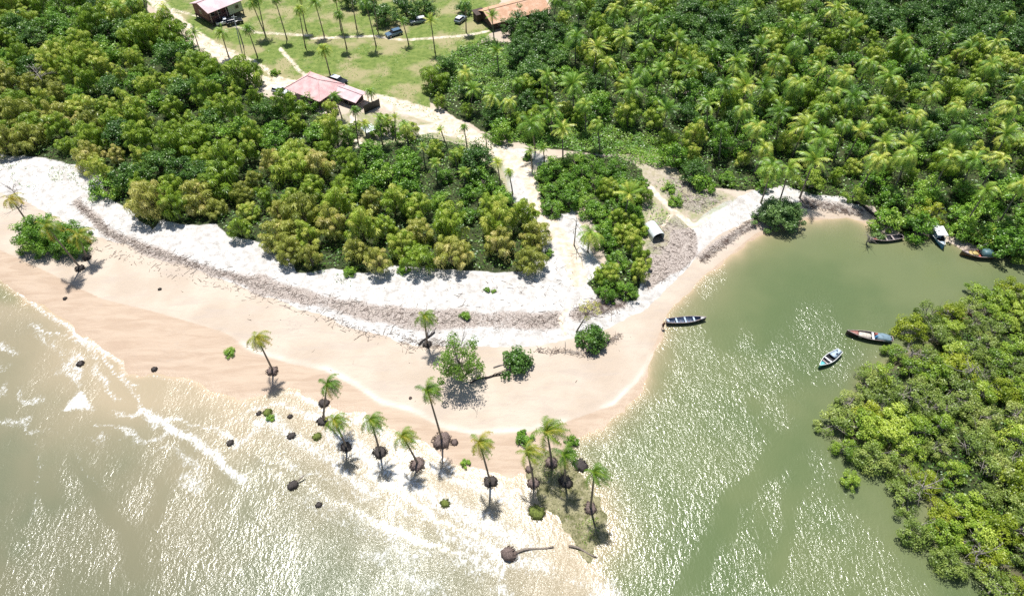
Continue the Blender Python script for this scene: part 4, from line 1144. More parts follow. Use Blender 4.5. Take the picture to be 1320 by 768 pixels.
M_PINKG = paint("grey_pink_wood", (0.40, 0.33, 0.31), 0.7); M_BILGE = simple("bilge", (0.045, 0.045, 0.05), 0.5, 0.4, 5); M_REDP = paint("red_paint", (0.38, 0.09, 0.06)); M_TEAL = paint("teal_paint", (0.09, 0.17, 0.19))
M_BLUEP = paint("blue_paint", (0.06, 0.22, 0.45))

def hull(o, L, B, D, m_out, m_in, m_rim, sternw=0.55, sheer=0.3, bowp=1.6):
    """open hull: outer shell, inner lining and gunwale; x along the boat, bow at +x"""
    n = 17; k = 7
    def sect(s, inset, dz):
        x = (s - 0.5) * L * (1 - inset * 0.05)
        if s > 0.5: wv = (1 - ((s - 0.5) * 2) ** bowp)
        else: wv = sternw + (1 - sternw) * (1 - ((0.5 - s) * 2) ** 2)
        wv = max(wv, 0.02) * B / 2 * (1 - inset)
        top = D + sheer * ((s - 0.45) * 1.9) ** 2 * (1.0 if s > 0.45 else 0.5)
        out = []
        for j in range(k):
            a = -1 + 2 * j / (k - 1)
            out.append((x, a * wv if abs(a) > 0.9 else a * wv * 0.95, -0.12 + dz + (top + 0.12 - dz) * abs(a) ** 2.6 - (dz * 0.3 if abs(a) > .9 else 0)))
        return out
    for nm, ins, dz, mat in (("hull", 0.0, 0.0, m_out), ("lining", 0.09, 0.09, m_in)):
        mb = MB(); vs = []
        for i in range(n): vs += sect(i / (n - 1), ins, dz)
        fs = [(i * k + j, i * k + j + 1, (i + 1) * k + j + 1, (i + 1) * k + j) for i in range(n - 1) for j in range(k - 1)]
        fs.append(tuple(range(k)))
        mb.add(vs, fs); mb.build(nm, mat, o, True)
    mb = MB()
    for e in (0, k - 1):
        pts = [sect(i / (n - 1), 0.03, 0.0)[e] for i in range(n)]
        mb.tube([(p[0], p[1], p[2] + 0.01) for p in pts], 0.055, 5)
    a, b = sect(0, 0.03, 0)[0], sect(0, 0.03, 0)[k - 1]
    mb.tube([a, b], 0.055, 5)
    mb.build("gunwale", m_rim, o, True)

def boat_frame(name, stern, bow, label, cat="boat", z=0.15):
    A = G(*stern); B_ = G(*bow)
    c = (A + B_) / 2; v = B_ - A
    o = thing(name, (c[0], c[1], z), label, cat, None, math.atan2(v[1], v[0]))
    return o, float(np.linalg.norm(v))

def bench(o, x, wdt, z, mat, t_=0.22): mb = MB(); mb.box((x, 0, z), (t_, wdt, 0.05)); return mb.build("bench", mat, o)
def deck(o, x0, x1, B, z, mat, w0=1.0, w1=0.15, nm="deck"):
    mb = MB(); n = 6; vs = []
    for i in range(n + 1):
        s = i / n; x = x0 + (x1 - x0) * s; w_ = B / 2 * (w0 + (w1 - w0) * s ** 1.4)
        vs += [(x, -w_, z + 0.14 * s), (x, 0, z + 0.14 * s + 0.05), (x, w_, z + 0.14 * s), (x, 0, z + 0.14 * s - 0.10)]
    fs = [(i * 4 + j, i * 4 + (j + 1) % 4, i * 4 + 4 + (j + 1) % 4, i * 4 + 4 + j) for i in range(n) for j in range(4)] + [(3, 2, 1, 0), (n * 4, n * 4 + 1, n * 4 + 2, n * 4 + 3)]
    mb.add(vs, fs); return mb.build(nm, mat, o, True)
def lump(o, c, size, mat, nm, seed=1, blob=0.25):
    mb = MB(); n, m = 12, 6; vs = []; fs = []
    for j in range(m):
        el = j / (m - 1) * math.pi / 2
        for k in range(n):
            a = 2 * math.pi * k / n; q = 1 + blob * (float(vnoise(k * .8, j + seed * 3, seed)) - 0.5)
            ca, sa = math.cos(a), math.sin(a); e = 0.55
            X_ = math.copysign(abs(ca) ** e, ca); Y_ = math.copysign(abs(sa) ** e, sa)
            vs.append((c[0] + size[0] / 2 * X_ * math.cos(el) ** .5 * q, c[1] + size[1] / 2 * Y_ * math.cos(el) ** .5 * q, c[2] + size[2] * math.sin(el) * q))
    for j in range(m - 1):
        for k in range(n): fs.append((j * n + k, j * n + (k + 1) % n, (j + 1) * n + (k + 1) % n, (j + 1) * n + k))
    mb.add(vs, fs); return mb.build(nm, mat, o, True)

# long canoe nosed from the beach
o, L = boat_frame("canoe", (858, 417), (909, 413), "long grey canoe with pale benches moored at the sandy point")
hull(o, L, 1.35, 0.5, M_BLACKP, M_NAVY, M_PINKG, 0.62, 0.25, 1.8)
for x in (-0.24, -0.02, 0.2): bench(o, x * L, 1.12, 0.44, M_PALEB, 0.26)
deck(o, L * 0.37, L * 0.5, 0.85, 0.56, M_WHITE, 0.9, 0.1); deck(o, -L * 0.42, -L * 0.485, 0.9, 0.48, M_PALEB, 0.9, 0.8)
for k in range(9):
    mb = MB(); x = (-0.36 + k * 0.082) * L; mb.tube([(x, -0.52, 0.42), (x, -0.42, 0.1), (x, 0, 0.02), (x, 0.42, 0.1), (x, 0.52, 0.42)], 0.03, 4); mb.build("rib", M_PINKG, o)
# turquoise boat
o, L = boat_frame("rowing_boat", (1081, 455), (1054, 475), "small turquoise boat with a white middle bench beside the mangrove")
hull(o, L, 1.5, 0.5, M_TURQ, M_BILGE, M_WHITE, 0.6, 0.22, 1.7)
deck(o, -L * 0.14, -L * 0.48, 1.3, 0.5, M_PALEB, 1.0, 0.62); deck(o, L * 0.27, L * 0.48, 1.15, 0.52, M_TURQ, 0.85, 0.1)
bench(o, L * 0.06, 1.28, 0.44, M_WHITE, 0.24); bench(o, L * 0.2, 1.0, 0.4, M_PINKG, 0.2)
lump(o, (-L * 0.3, 0.15, 0.56), (0.35, 0.3, 0.22), M_NAVY, "bucket"); lump(o, (-L * 0.4, -0.2, 0.56), (0.3, 0.3, 0.16), M_NAVY, "coiled_rope")
# maroon boat
o, L = boat_frame("fishing_boat", (1148, 441), (1089, 431), "maroon fishing boat with coral foredeck and cream tarpaulin")
hull(o, L, 1.65, 0.65, M_MAROON, M_BILGE, M_PINKG, 0.6, 0.3, 1.6)
deck(o, L * 0.24, L * 0.48, 1.35, 0.66, M_CORAL, 0.95, 0.1); lump(o, (L * 0.09, 0.05, 0.3), (2.3, 1.0, 0.45), M_TARP, "tarpaulin", 3)
bench(o, -L * 0.08, 1.45, 0.6, M_WHITE, 0.3); lump(o, (-L * 0.3, 0, 0.55), (2.4, 1.45, 0.5), M_BTARP, "stern_cover", 5)
lump(o, (-L * 0.14, 0.3, 0.6), (0.45, 0.4, 0.5), M_BLUEP, "drum", 6); lump(o, (-L * 0.15, -0.35, 0.6), (0.5, 0.4, 0.35), M_REDP, "fuel_can", 7)
# canoe with the red bow
o, L = boat_frame("canoe", (1162, 308), (1119, 312), "dark canoe with a red bow half under the far bank trees")
hull(o, L, 1.4, 0.45, M_BLACKP, M_BILGE, M_PINKG, 0.6, 0.28, 1.7)
deck(o, L * 0.28, L * 0.49, 1.15, 0.5, M_REDP, 0.9, 0.1)
for x in (-0.2, 0.0, 0.17): bench(o, x * L, 1.1, 0.42, M_PINKG, 0.25)
# covered blue boat
o, L = boat_frame("covered_boat", (1198, 292), (1214, 322), "blue boat with a flat white roof nosed out from under the trees")
hull(o, L, 2.0, 0.7, M_BLUEP, M_BILGE, M_WHITE, 0.75, 0.3, 1.8)
mb = MB(); mb.box((L * 0.02, 0, 1.75), (2.6, 1.9, 0.08)); mb.build("roof", M_WHITE, o, bevel=0.03)
for sx in (-1, 1):
    for sy in (-1, 1): mb = MB(); mb.tube([(L * 0.02 + sx * 1.15, sy * 0.8, 0.6), (L * 0.02 + sx * 1.15, sy * 0.8, 1.72)], 0.04, 6); mb.build("post", M_WHITE, o)
mb = MB(); mb.box((-L * 0.02, 0, 0.55), (1.2, 1.2, 0.7)); mb.build("cabin_box", M_PALEB, o, bevel=0.05)
deck(o, L * 0.3, L * 0.48, 1.5, 0.72, M_PALEB, 0.9, 0.1)
# brown boat with yellow cargo
o, L = boat_frame("cargo_boat", (1280, 333), (1236, 329), "brown boat with yellow cargo and a teal canopy")
hull(o, L, 1.9, 0.7, M_BROWNP, M_BILGE, M_PINKG, 0.65, 0.35, 1.6)
lump(o, (L * 0.12, 0, 0.4), (1.8, 1.2, 0.5), M_YEL, "cargo", 8); deck(o, L * 0.27, L * 0.48, 1.5, 0.7, M_PINKG, 0.9, 0.1)
bench(o, -L * 0.02, 1.6, 0.62, M_REDP, 0.4); lump(o, (-L * 0.26, 0, 0.75), (2.2, 1.7, 0.85), M_TEAL, "canopy", 9, 0.12)
mb = MB(); mb.tube([(L * 0.22, 0, 0.5), (L * 0.16, 0.4, 2.2), (L * 0.05, 0.9, 4.0)], [0.06, 0.05, 0.035], 6); mb.build("mast", M_GREYW, o)
# white boat behind the mangrove
o, L = boat_frame("white_boat", (1250, 413), (1213, 403), "white bow of a boat mostly hidden behind the mangrove's top")
hull(o, L, 1.6, 0.6, M_WHITE, M_BILGE, M_CORAL, 0.6, 0.3, 1.6); deck(o, L * 0.22, L * 0.48, 1.3, 0.62, M_WHITE, 0.95, 0.1); bench(o, 0, 1.4, 0.5, M_CORAL)

# ------------------------------------------------------------------ person beside the long canoe
M_SKIN = simple("skin", (0.16, 0.075, 0.045), 0.55, 0.1, 3); M_SHIRT = simple("shirt", (0.14, 0.045, 0.035), 0.8, 0.2, 6); M_SHORTS = simple("shorts", (0.02, 0.02, 0.025), 0.8, 0.2, 6); M_HAIR = simple("hair", (0.008, 0.007, 0.006), 0.6, 0.1, 9)
def skin_obj(name, joints, edges, rad, mat, parent, sub=2):
    me = bpy.data.meshes.new(name); me.from_pydata(joints, edges, []); me.materials.append(mat)
    o = bpy.data.objects.new(name, me); link(o, parent)
    m = o.modifiers.new("skin", 'SKIN'); m.use_smooth_shade = True
    for i, v in enumerate(me.skin_vertices[0].data): v.radius = rad[i] if hasattr(rad[i], '__len__') else (rad[i], rad[i]); v.use_root = (i == 0)
    s = o.modifiers.new("sub", 'SUBSURF'); s.levels = sub; s.render_levels = sub
    return o
pr = thing("person", P(854, 424), "person in a dark red top standing at the canoe's stern", "person", None, R(20))
J = [(0, 0, 0.95), (0, 0, 1.15), (0, 0, 1.36), (0, 0, 1.48), (0, 0.01, 1.56), (0, 0.02, 1.66), (0, 0.01, 1.74),
     (-0.17, 0, 1.41), (-0.24, 0.03, 1.15), (-0.22, 0.16, 0.93), (-0.21, 0.22, 0.87), (0.17, 0, 1.41), (0.25, 0, 1.14), (0.27, 0.1, 0.90), (0.27, 0.14, 0.83),
     (-0.10, 0, 0.88), (-0.12, 0.04, 0.50), (-0.13, -0.02, 0.09), (-0.14, 0.13, 0.04), (0.10, 0, 0.88), (0.12, 0.02, 0.50), (0.14, -0.05, 0.09), (0.15, 0.10, 0.04)]
E = [(0, 1), (1, 2), (2, 3), (3, 4), (4, 5), (5, 6), (2, 7), (7, 8), (8, 9), (9, 10), (2, 11), (11, 12), (12, 13), (13, 14), (0, 15), (15, 16), (16, 17), (17, 18), (0, 19), (19, 20), (20, 21), (21, 22)]
rad = [(.15, .10), (.14, .095), (.16, .10), .06, .065, .095, .07, .06, .045, .032, .035, .06, .045, .032, .035, .09, .06, .038, .035, .09, .06, .038, .035]
skin_obj("body", J, E, rad, M_SKIN, pr)
skin_obj("shirt", [(0, 0, 0.95), (0, 0, 1.15), (0, 0, 1.37), (-0.18, 0, 1.41), (-0.23, 0.02, 1.24), (0.18, 0, 1.41), (0.235, 0, 1.24)], [(0, 1), (1, 2), (2, 3), (3, 4), (2, 5), (5, 6)], [(.165, .12), (.155, .11), (.17, .115), .07, .06, .07, .06], M_SHIRT, pr)
skin_obj("shorts", [(0, 0, 0.97), (-0.105, 0, 0.86), (-0.12, .03, 0.56), (0.105, 0, 0.86), (0.12, .02, 0.56)], [(0, 1), (1, 2), (0, 3), (3, 4)], [(.165, .12), .105, .085, .105, .085], M_SHORTS, pr)
skin_obj("hair", [(0, 0.0, 1.72), (0, -0.03, 1.75), (0, -0.06, 1.67)], [(0, 1), (1, 2)], [.09, .085, .075], M_HAIR, pr)
skin_obj("nose", [(0, 0.105, 1.66), (0, 0.125, 1.64)], [(0, 1)], [.012, .014], M_SKIN, pr, 1)
for sx, w_ in ((-0.21, 10), (0.27, 14)):
    pz = J[w_]
    for k in range(5):
        a = (k - 2) * 0.018
        p0 = Vector(pz) + Vector((a, 0.01, 0)); ln = (0.05, 0.07, 0.075, 0.07, 0.055)[k]
        f = MB(); f.tube([p0, p0 + Vector((a * .4, ln * .5, -ln * .6)), p0 + Vector((a * .5, ln * .7, -ln * 1.2))], [0.010, 0.009, 0.007], 6); f.build("finger", M_SKIN, pr, True)

# ------------------------------------------------------------------ buildings
t = NT("pink_roof"); c = t.coord(); wv = t.n("ShaderNodeTexWave", wave_type='BANDS', bands_direction='X'); t.l(c, wv.inputs['Vector']); wv.inputs['Scale'].default_value = 1.6
nz = t.noise(c, 0.6, 5)
M_PINKR = t.done(t.bsdf(t.mix(t.step(nz, 0.3, 0.7), (0.64, 0.36, 0.36), (0.78, 0.56, 0.54)), 0.55, 0, 0.4, t.bump(wv.outputs['Fac'], 0.6, 0.05)))
t = NT("pale_pink_roof"); c = t.coord(); wv = t.n("ShaderNodeTexWave", wave_type='BANDS', bands_direction='X'); t.l(c, wv.inputs['Vector']); wv.inputs['Scale'].default_value = 1.6
nz = t.noise(c, 0.6, 5)
M_PINKR2 = t.done(t.bsdf(t.mix(t.step(nz, 0.3, 0.7), (0.62, 0.42, 0.44), (0.74, 0.56, 0.57)), 0.5, 0, 0.4, t.bump(wv.outputs['Fac'], 0.6, 0.05)))
t = NT("orange_tiles"); c = t.coord(); br = t.n("ShaderNodeTexBrick"); t.l(c, br.inputs['Vector']); br.inputs['Scale'].default_value = 2.2; br.inputs['Mortar Size'].default_value = 0.03
br.inputs['Color1'].default_value = (0.66, 0.40, 0.25, 1); br.inputs['Color2'].default_value = (0.58, 0.33, 0.20, 1); br.inputs['Mortar'].default_value = (0.36, 0.2, 0.13, 1)
nz = t.noise(c, 0.7, 5)
M_TILE = t.done(t.bsdf(t.mix(t.math('MULTIPLY', t.step(nz, 0.4, 0.75), 0.6), br.outputs['Color'], (0.74, 0.56, 0.42)), 0.75, 0, 0.3, t.bump(br.outputs['Fac'], -0.5, 0.05)))
M_WALLD = simple("dark_timber_wall", (0.085, 0.06, 0.05), 0.85, 0.3, 4); M_WALLM = simple("maroon_timber_wall", (0.19, 0.09, 0.085), 0.8, 0.25, 4); M_WALLG = simple("pale_green_panel", (0.42, 0.47, 0.33), 0.7, 0.15, 2)
M_PLASTER = simple("sandy_plaster", (0.50, 0.38, 0.29), 0.9, 0.15, 2); M_TIN = simple("white_sheet", (0.66, 0.72, 0.73), 0.4, 0.12, 2, spec=0.5); M_GLASSD = simple("dark_window", (0.02, 0.022, 0.026), 0.15, 0.1, 2, spec=0.6)
M_POLE = simple("grey_pole", (0.30, 0.33, 0.33), 0.7, 0.2, 5)

def quad_slab(mb, pts, th):
    """a slanting slab from corner points with thickness th (downwards)"""
    n = len(pts); vs = list(pts) + [(p[0], p[1], p[2] - th) for p in pts]
    fs = [tuple(range(n)), tuple(range(2 * n - 1, n - 1, -1))] + [(i, i + n, (i + 1) % n + n, (i + 1) % n) for i in range(n)]
    mb.add(vs, fs)

def roof(o, Lx, Wy, ez, rz_, mat, hip=0.0, th=0.10, over=0.0, off=(0, 0), ridge_mat=None, name="roof"):
    """ridge along x; hip = how far the ridge ends are drawn in"""
    a, b = Lx / 2 + over, Wy / 2 + over; h0 = ez; h1 = rz_
    ox, oy = off
    E_ = [(-a + ox, -b + oy, h0), (a + ox, -b + oy, h0), (a + ox, b + oy, h0), (-a + ox, b + oy, h0)]; R0 = (-a + hip + ox, oy, h1); R1 = (a - hip + ox, oy, h1)
    mb = MB(); quad_slab(mb, [E_[0], E_[1], R1, R0], th); quad_slab(mb, [E_[2], E_[3], R0, R1], th)
    if hip > 0: quad_slab(mb, [E_[1], E_[2], R1], th); quad_slab(mb, [E_[3], E_[0], R0], th)
    r = mb.build(name, mat, o)
    mb = MB(); mb.tube([(R0[0], R0[1], R0[2] + 0.03), (R1[0], R1[1], R1[2] + 0.03)], 0.11, 6)
    if hip > 0:
        for e, rr in ((0, R0), (3, R0), (1, R1), (2, R1)): mb.tube([(E_[e][0], E_[e][1], E_[e][2] + .03), (rr[0], rr[1], rr[2] + .03)], 0.09, 6)
    mb.build("ridge_cap", ridge_mat or mat, r)
    return r

def walls(o, Lx, Wy, z0, z1, mat, off=(0, 0), gable=0.0):
    mb = MB(); th = 0.14; ox, oy = off; h = z1 - z0; zc = (z0 + z1) / 2
    for s in (-1, 1):
        w_ = MB(); w_.box((ox, oy + s * (Wy / 2 - th / 2), zc), (Lx, th, h)); w_.build("wall", mat, o)
        w_ = MB(); x = ox + s * (Lx / 2 - th / 2)
        y0, y1 = oy - Wy / 2 + th, oy + Wy / 2 - th
        if gable: vs = [(y0, z0), (y1, z0), (y1, z1), (oy, z1 + gable), (y0, z1)]
        else: vs = [(y0, z0), (y1, z0), (y1, z1), (y0, z1)]
        n = len(vs); V_ = [(x - th / 2, a, b) for a, b in vs] + [(x + th / 2, a, b) for a, b in vs]
        w_.add(V_, [tuple(range(n))[::-1], tuple(range(n, 2 * n))] + [(i, (i + 1) % n, (i + 1) % n + n, i + n) for i in range(n)]); w_.build("wall", mat, o)

def opening(o, name, c, size, axis_, mat=None, frame=None):
    """window or door on a wall face; axis_ 'y' faces +-y, 'x' faces +-x"""
    w_, h = size; mb = MB()
    if axis_ == 'y': mb.box(c, (w_, 0.06, h))
    else: mb.box(c, (0.06, w_, h))
    p = mb.build(name, mat or M_GLASSD, o)
    f = MB(); t_ = 0.08
    for s in (-1, 1):
        if axis_ == 'y': f.box((c[0] + s * (w_ / 2 + t_ / 2), c[1], c[2]), (t_, 0.12, h + 2 * t_)); f.box((c[0], c[1], c[2] + s * (h / 2 + t_ / 2)), (w_, 0.12, t_))
        else: f.box((c[0], c[1] + s * (w_ / 2 + t_ / 2), c[2]), (0.12, t_, h + 2 * t_)); f.box((c[0], c[1], c[2] + s * (h / 2 + t_ / 2)), (0.12, w_, t_))
    f.build("frame", frame or M_PINKG, p)

def oriented(p0, p1, z=0.6):
    A = np.array(G(*p0, z)); B_ = np.array(G(*p1, z)); v = B_ - A
    return (A + B_) / 2, math.atan2(v[1], v[0]), float(np.linalg.norm(v))

# raised house, pale pink roof (front eave runs from (268,17) to (308,2))
A = np.array(G(268, 18, 5.0)); B_ = np.array(G(313, 0, 5.0)); v = B_ - A; L1 = np.linalg.norm(v); an = math.atan2(v[1], v[0])
Lb = np.linalg.norm(np.array(G(243, 5, 5.0)) - A)
nrm = np.array([-math.sin(an), math.cos(an)])
ctr = (A + B_) / 2 + nrm * (Lb / 2)
o = thing("raised_house", (ctr[0], ctr[1], 1.2), "raised timber house with a pale pink roof and veranda rails", "house", None, an)
roof(o, L1, Lb, 3.8, 5.2, M_PINKR2, 0, 0.1, 0.0)
walls(o, L1 - 1.0, Lb - 2.2, 1.2, 3.85, M_WALLM, (0, 0.5), 0.9)
mb = MB(); mb.box((0, 0, 1.1), (L1 - 0.6, Lb - 0.6, 0.16)); mb.build("floor_slab", M_WALLD, o)
for x in np.linspace(-L1 / 2 + 0.6, L1 / 2 - 0.6, 5):
    for y in (-Lb / 2 + 0.5, Lb / 2 - 0.5): mb = MB(); mb.box((x, y, 0.35), (0.2, 0.2, 1.4)); mb.build("stilt", M_WALLD, o)
    mb = MB(); mb.box((x, -Lb / 2 + 0.42, 2.5), (0.12, 0.12, 2.65)); mb.build("veranda_post", M_PINKG, o)
for z_ in (1.6, 1.95, 2.2):
    mb = MB(); mb.box((-L1 * 0.2, -Lb / 2 + 0.42, z_), (L1 * 0.55, 0.07, 0.09)); mb.build("rail", M_WALLM, o)
mb = MB(); mb.box((L1 * 0.25, -Lb / 2 + 0.36, 2.4), (L1 * 0.4, 0.08, 2.3)); mb.build("green_panel", M_WALLG, o)
opening(o, "window", (L1 * 0.3, -Lb / 2 + 0.30, 2.6), (0.9, 0.8), 'y'); opening(o, "door", (-L1 * 0.15, -Lb / 2 + 1.58, 2.2), (0.9, 1.9), 'y'); opening(o, "window", (-L1 * 0.32, -Lb / 2 + 1.58, 2.5), (1.0, 0.9), 'y')
opening(o, "window", (-L1 / 2 + 0.48, 0.5, 2.6), (1.1, 0.9), 'x')

# broad pink roof by the track: main hipped block and lower wing
c0 = (np.array(G(373, 118, 3.0)) + np.array(G(438, 113, 3.0)) + np.array(G(400, 98, 3.0)) + np.array(G(416, 134, 3.0))) / 4
va = np.array(G(438, 112, 3)) - np.array(G(400, 98, 3)); an = math.atan2(va[1], va[0]); L1 = float(np.linalg.norm(va)) + 1.5
Wb = float(np.linalg.norm(np.array(G(373, 118, 3)) - np.array(G(400, 98, 3)))) + 1.0
o = thing("pink_roofed_house", (c0[0], c0[1], 1.2), "open-sided house with a broad hipped pink roof beside the track", "house", None, an)
roof(o, L1, Wb, 2.6, 4.7, M_PINKR, 3.6, 0.1)
walls(o, L1 * 0.5, Wb * 0.55, 0, 2.7, M_PLASTER, (-1.0, 0.6))
for x in np.linspace(-L1 / 2 + 0.5, L1 / 2 - 0.5, 5):
    for y in (-Wb / 2 + 0.4, Wb / 2 - 0.4): mb = MB(); mb.tube([(x, y, -0.4), (x, y, 2.6)], 0.09, 7); mb.build("post", M_WALLD, o)
opening(o, "door", (-1.0, 0.6 - Wb * 0.275 - 0.03, 1.0), (1.0, 2.0), 'y'); opening(o, "window", (1.2, 0.6 - Wb * 0.275 - 0.03, 1.5), (1.1, 0.9), 'y')
# lower wing as its own building
A = np.array(G(440, 131, 2.4)); B_ = np.array(G(466, 127, 2.4)); cw_ = np.array(G(451, 124, 2.6)); 
o = thing("pink_roofed_wing", (cw_[0], cw_[1], 1.2), "lower gabled pink shed joined to the broad pink roof's right side", "house", None, an)
roof(o, 7.6, 4.6, 2.1, 2.9, M_PINKR2, 0, 0.08)
walls(o, 5.2, 3.4, 0, 2.1, M_WALLD, (-0.6, 0.3), 0.5)
for x in (-3.4, 3.4):
    for y in (-2.0, 2.0): mb = MB(); mb.tube([(x, y, -0.4), (x, y, 2.15)], 0.07, 6); mb.build("post", M_WALLD, o)
opening(o, "door", (0.0, 0.3 - 1.73, 1.0), (1.4, 1.8), 'y')
# orange tiled house
A = np.array(G(634, 32, 3.2)); B_ = np.array(G(694, 16, 3.2)); v = B_ - A; L1 = float(np.linalg.norm(v)) + 4; an = math.atan2(v[1], v[0])
back = np.array(G(622, 10, 3.6)); Wb = abs(float((back - A) @ np.array([-math.sin(an), math.cos(an)]))) * 1.05
ctr = A + np.array([math.cos(an), math.sin(an)]) * L1 / 2 + np.array([-math.sin(an), math.cos(an)]) * Wb / 2
o = thing("tiled_house", (ctr[0], ctr[1], 1.2), "long dark-walled house with an orange tiled gable roof", "house", None, an)
roof(o, L1, Wb, 2.0, 3.6, M_TILE, 0, 0.14)
walls(o, L1 - 1.2, Wb - 1.4, 0, 2.15, M_WALLD, (0, 0), 1.2)
for k in range(4): opening(o, "window", (-L1 / 2 + 2.5 + k * 3.0, -Wb / 2 + 0.66, 1.2), (1.0, 0.9), 'y', M_GLASSD, M_WALLM)
opening(o, "door", (-L1 / 2 + 4.1, -Wb / 2 + 0.66, 0.98), (0.9, 1.9), 'y', M_WALLM)
A = P(618, 26)
o = thing("lean_to_shed", A, "small black open shed left of the orange tiled roof", "shed", None, an)
walls(o, 2.4, 2.2, 0, 2.0, M_WALLD); mb = MB(); quad_slab(mb, [(-1.5, -1.4, 2.1), (1.5, -1.4, 2.1), (1.5, 1.4, 2.4), (-1.5, 1.4, 2.4)], 0.06); mb.build("roof", M_WALLD, o)
# white hut with rounded sheet roof
Ha = np.array(G(835, 291, 1.6)); Hb = np.array(G(846, 306, 1.6)); v = Hb - Ha; an = math.atan2(v[1], v[0]); L1 = 3.4
cc = np.array(G(843, 299, 1.3))
o = thing("white_hut", (cc[0], cc[1], hgt(*cc)), "small hut under a curved white sheet with a dark open end", "hut", None, an)
mb = MB(); n = 12; vs = []
for x in (-1.75, 1.75):
    for k in range(n + 1): a = math.pi * k / n; vs.append((x, -1.15 * math.cos(a), 0.9 + 0.85 * math.sin(a)))
for x in (-1.75, 1.75):
    for k in range(n + 1): a = math.pi * k / n; vs.append((x, -1.09 * math.cos(a), 0.9 + 0.79 * math.sin(a)))
m_ = n + 1; fs = [(k, k + 1, m_ + k + 1, m_ + k) for k in range(n)] + [(2 * m_ + k, 3 * m_ + k, 3 * m_ + k + 1, 2 * m_ + k + 1) for k in range(n)]
fs += [(k + 1, k, 2 * m_ + k, 2 * m_ + k + 1) for k in range(n)] + [(m_ + k, m_ + k + 1, 3 * m_ + k + 1, 3 * m_ + k) for k in range(n)]
mb.add(vs, fs); mb.build("curved_roof", M_TIN, o)
for s in (-1, 1): mb = MB(); mb.box((0, s * 1.12, 0.4), (3.4, 0.05, 1.0)); mb.build("side_wall", M_TIN, o)
mb = MB(); mb.box((-1.7, 0, 0.6), (0.06, 2.1, 1.5)); mb.build("back_wall", M_WALLD, o)
mb = MB(); mb.box((0.8, 0, 0.5), (0.05, 2.1, 1.4)); mb.build("dark_end_panel", M_BLACKP, o)  # black panel paints the shade inside the open end
# white canopy with a table in the sandy yard
o = thing("garden_canopy", P(477, 176), "small white square canopy on posts in the sandy yard", "canopy", None, R(35))
mb = MB(); 
for k in range(4):
    a0, a1 = k * math.pi / 2 + math.pi / 4, (k + 1) * math.pi / 2 + math.pi / 4; r_ = 1.75
    quad_slab(mb, [(r_ * math.cos(a0), r_ * math.sin(a0), 2.0), (r_ * math.cos(a1), r_ * math.sin(a1), 2.0), (0, 0, 2.6)], 0.05)
mb.build("cover", M_TIN, o)
for k in range(4): a = k * math.pi / 2 + math.pi / 4; mb = MB(); mb.tube([(1.55 * math.cos(a), 1.55 * math.sin(a), -0.3), (1.55 * math.cos(a), 1.55 * math.sin(a), 2.05)], 0.05, 6); mb.build("post", M_GREYW, o)
mb = MB(); mb.box((0, 0, 0.72), (1.4, 0.8, 0.06)); mb.box((-.5, 0, .35), (.08, .6, .7)); mb.box((.5, 0, .35), (.08, .6, .7)); mb.build("table", M_GREYW, o)
# dark low wall right of the wing
A = P(470, 146); B2 = P(490, 137); v = B2 - A
o = thing("dark_screen", (A + B2) / 2, "long black screen wall beside the lower pink roof", "wall", None, math.atan2(v.y, v.x))
mb = MB(); mb.box((0, 0, 0.9), (v.length, 0.12, 1.8)); mb.build("panel", M_BLACKP, o)
for x in np.linspace(-v.length / 2 + .1, v.length / 2 - .1, 4): mb = MB(); mb.box((x, 0.12, 0.85), (0.1, 0.1, 2.0)); mb.build("post", M_WALLD, o)
# grey pole
B, Cc = from_pix((315, 82), (301, 20))
o = thing("utility_pole", B, "straight grey pole beside the track near the white pickup", "pole")
mb = MB(); mb.tube([(0, 0, -0.4), Cc - B], [0.13, 0.09], 8); mb.build("pole", M_POLE, o, True)
mb = MB(); q = Cc - B; mb.box((q.x, q.y, q.z - 0.4), (1.3, 0.1, 0.1)); mb.build("crossarm", M_POLE, o)
B, Cc = from_pix((316, 76), (306, 36))
o = thing("bare_palm_trunk", B, "bent bare palm trunk right behind the grey pole", "dead palm")
mb = MB(); q = Cc - B; mb.tube([(0, 0, -0.3), q * 0.4 + Vector((0.35, 0, 0)), q * .75 + Vector((.2, 0, 0)), q], [0.2, 0.15, 0.13, 0.1], 7); mb.build("trunk", M_TRUNK, o, True)

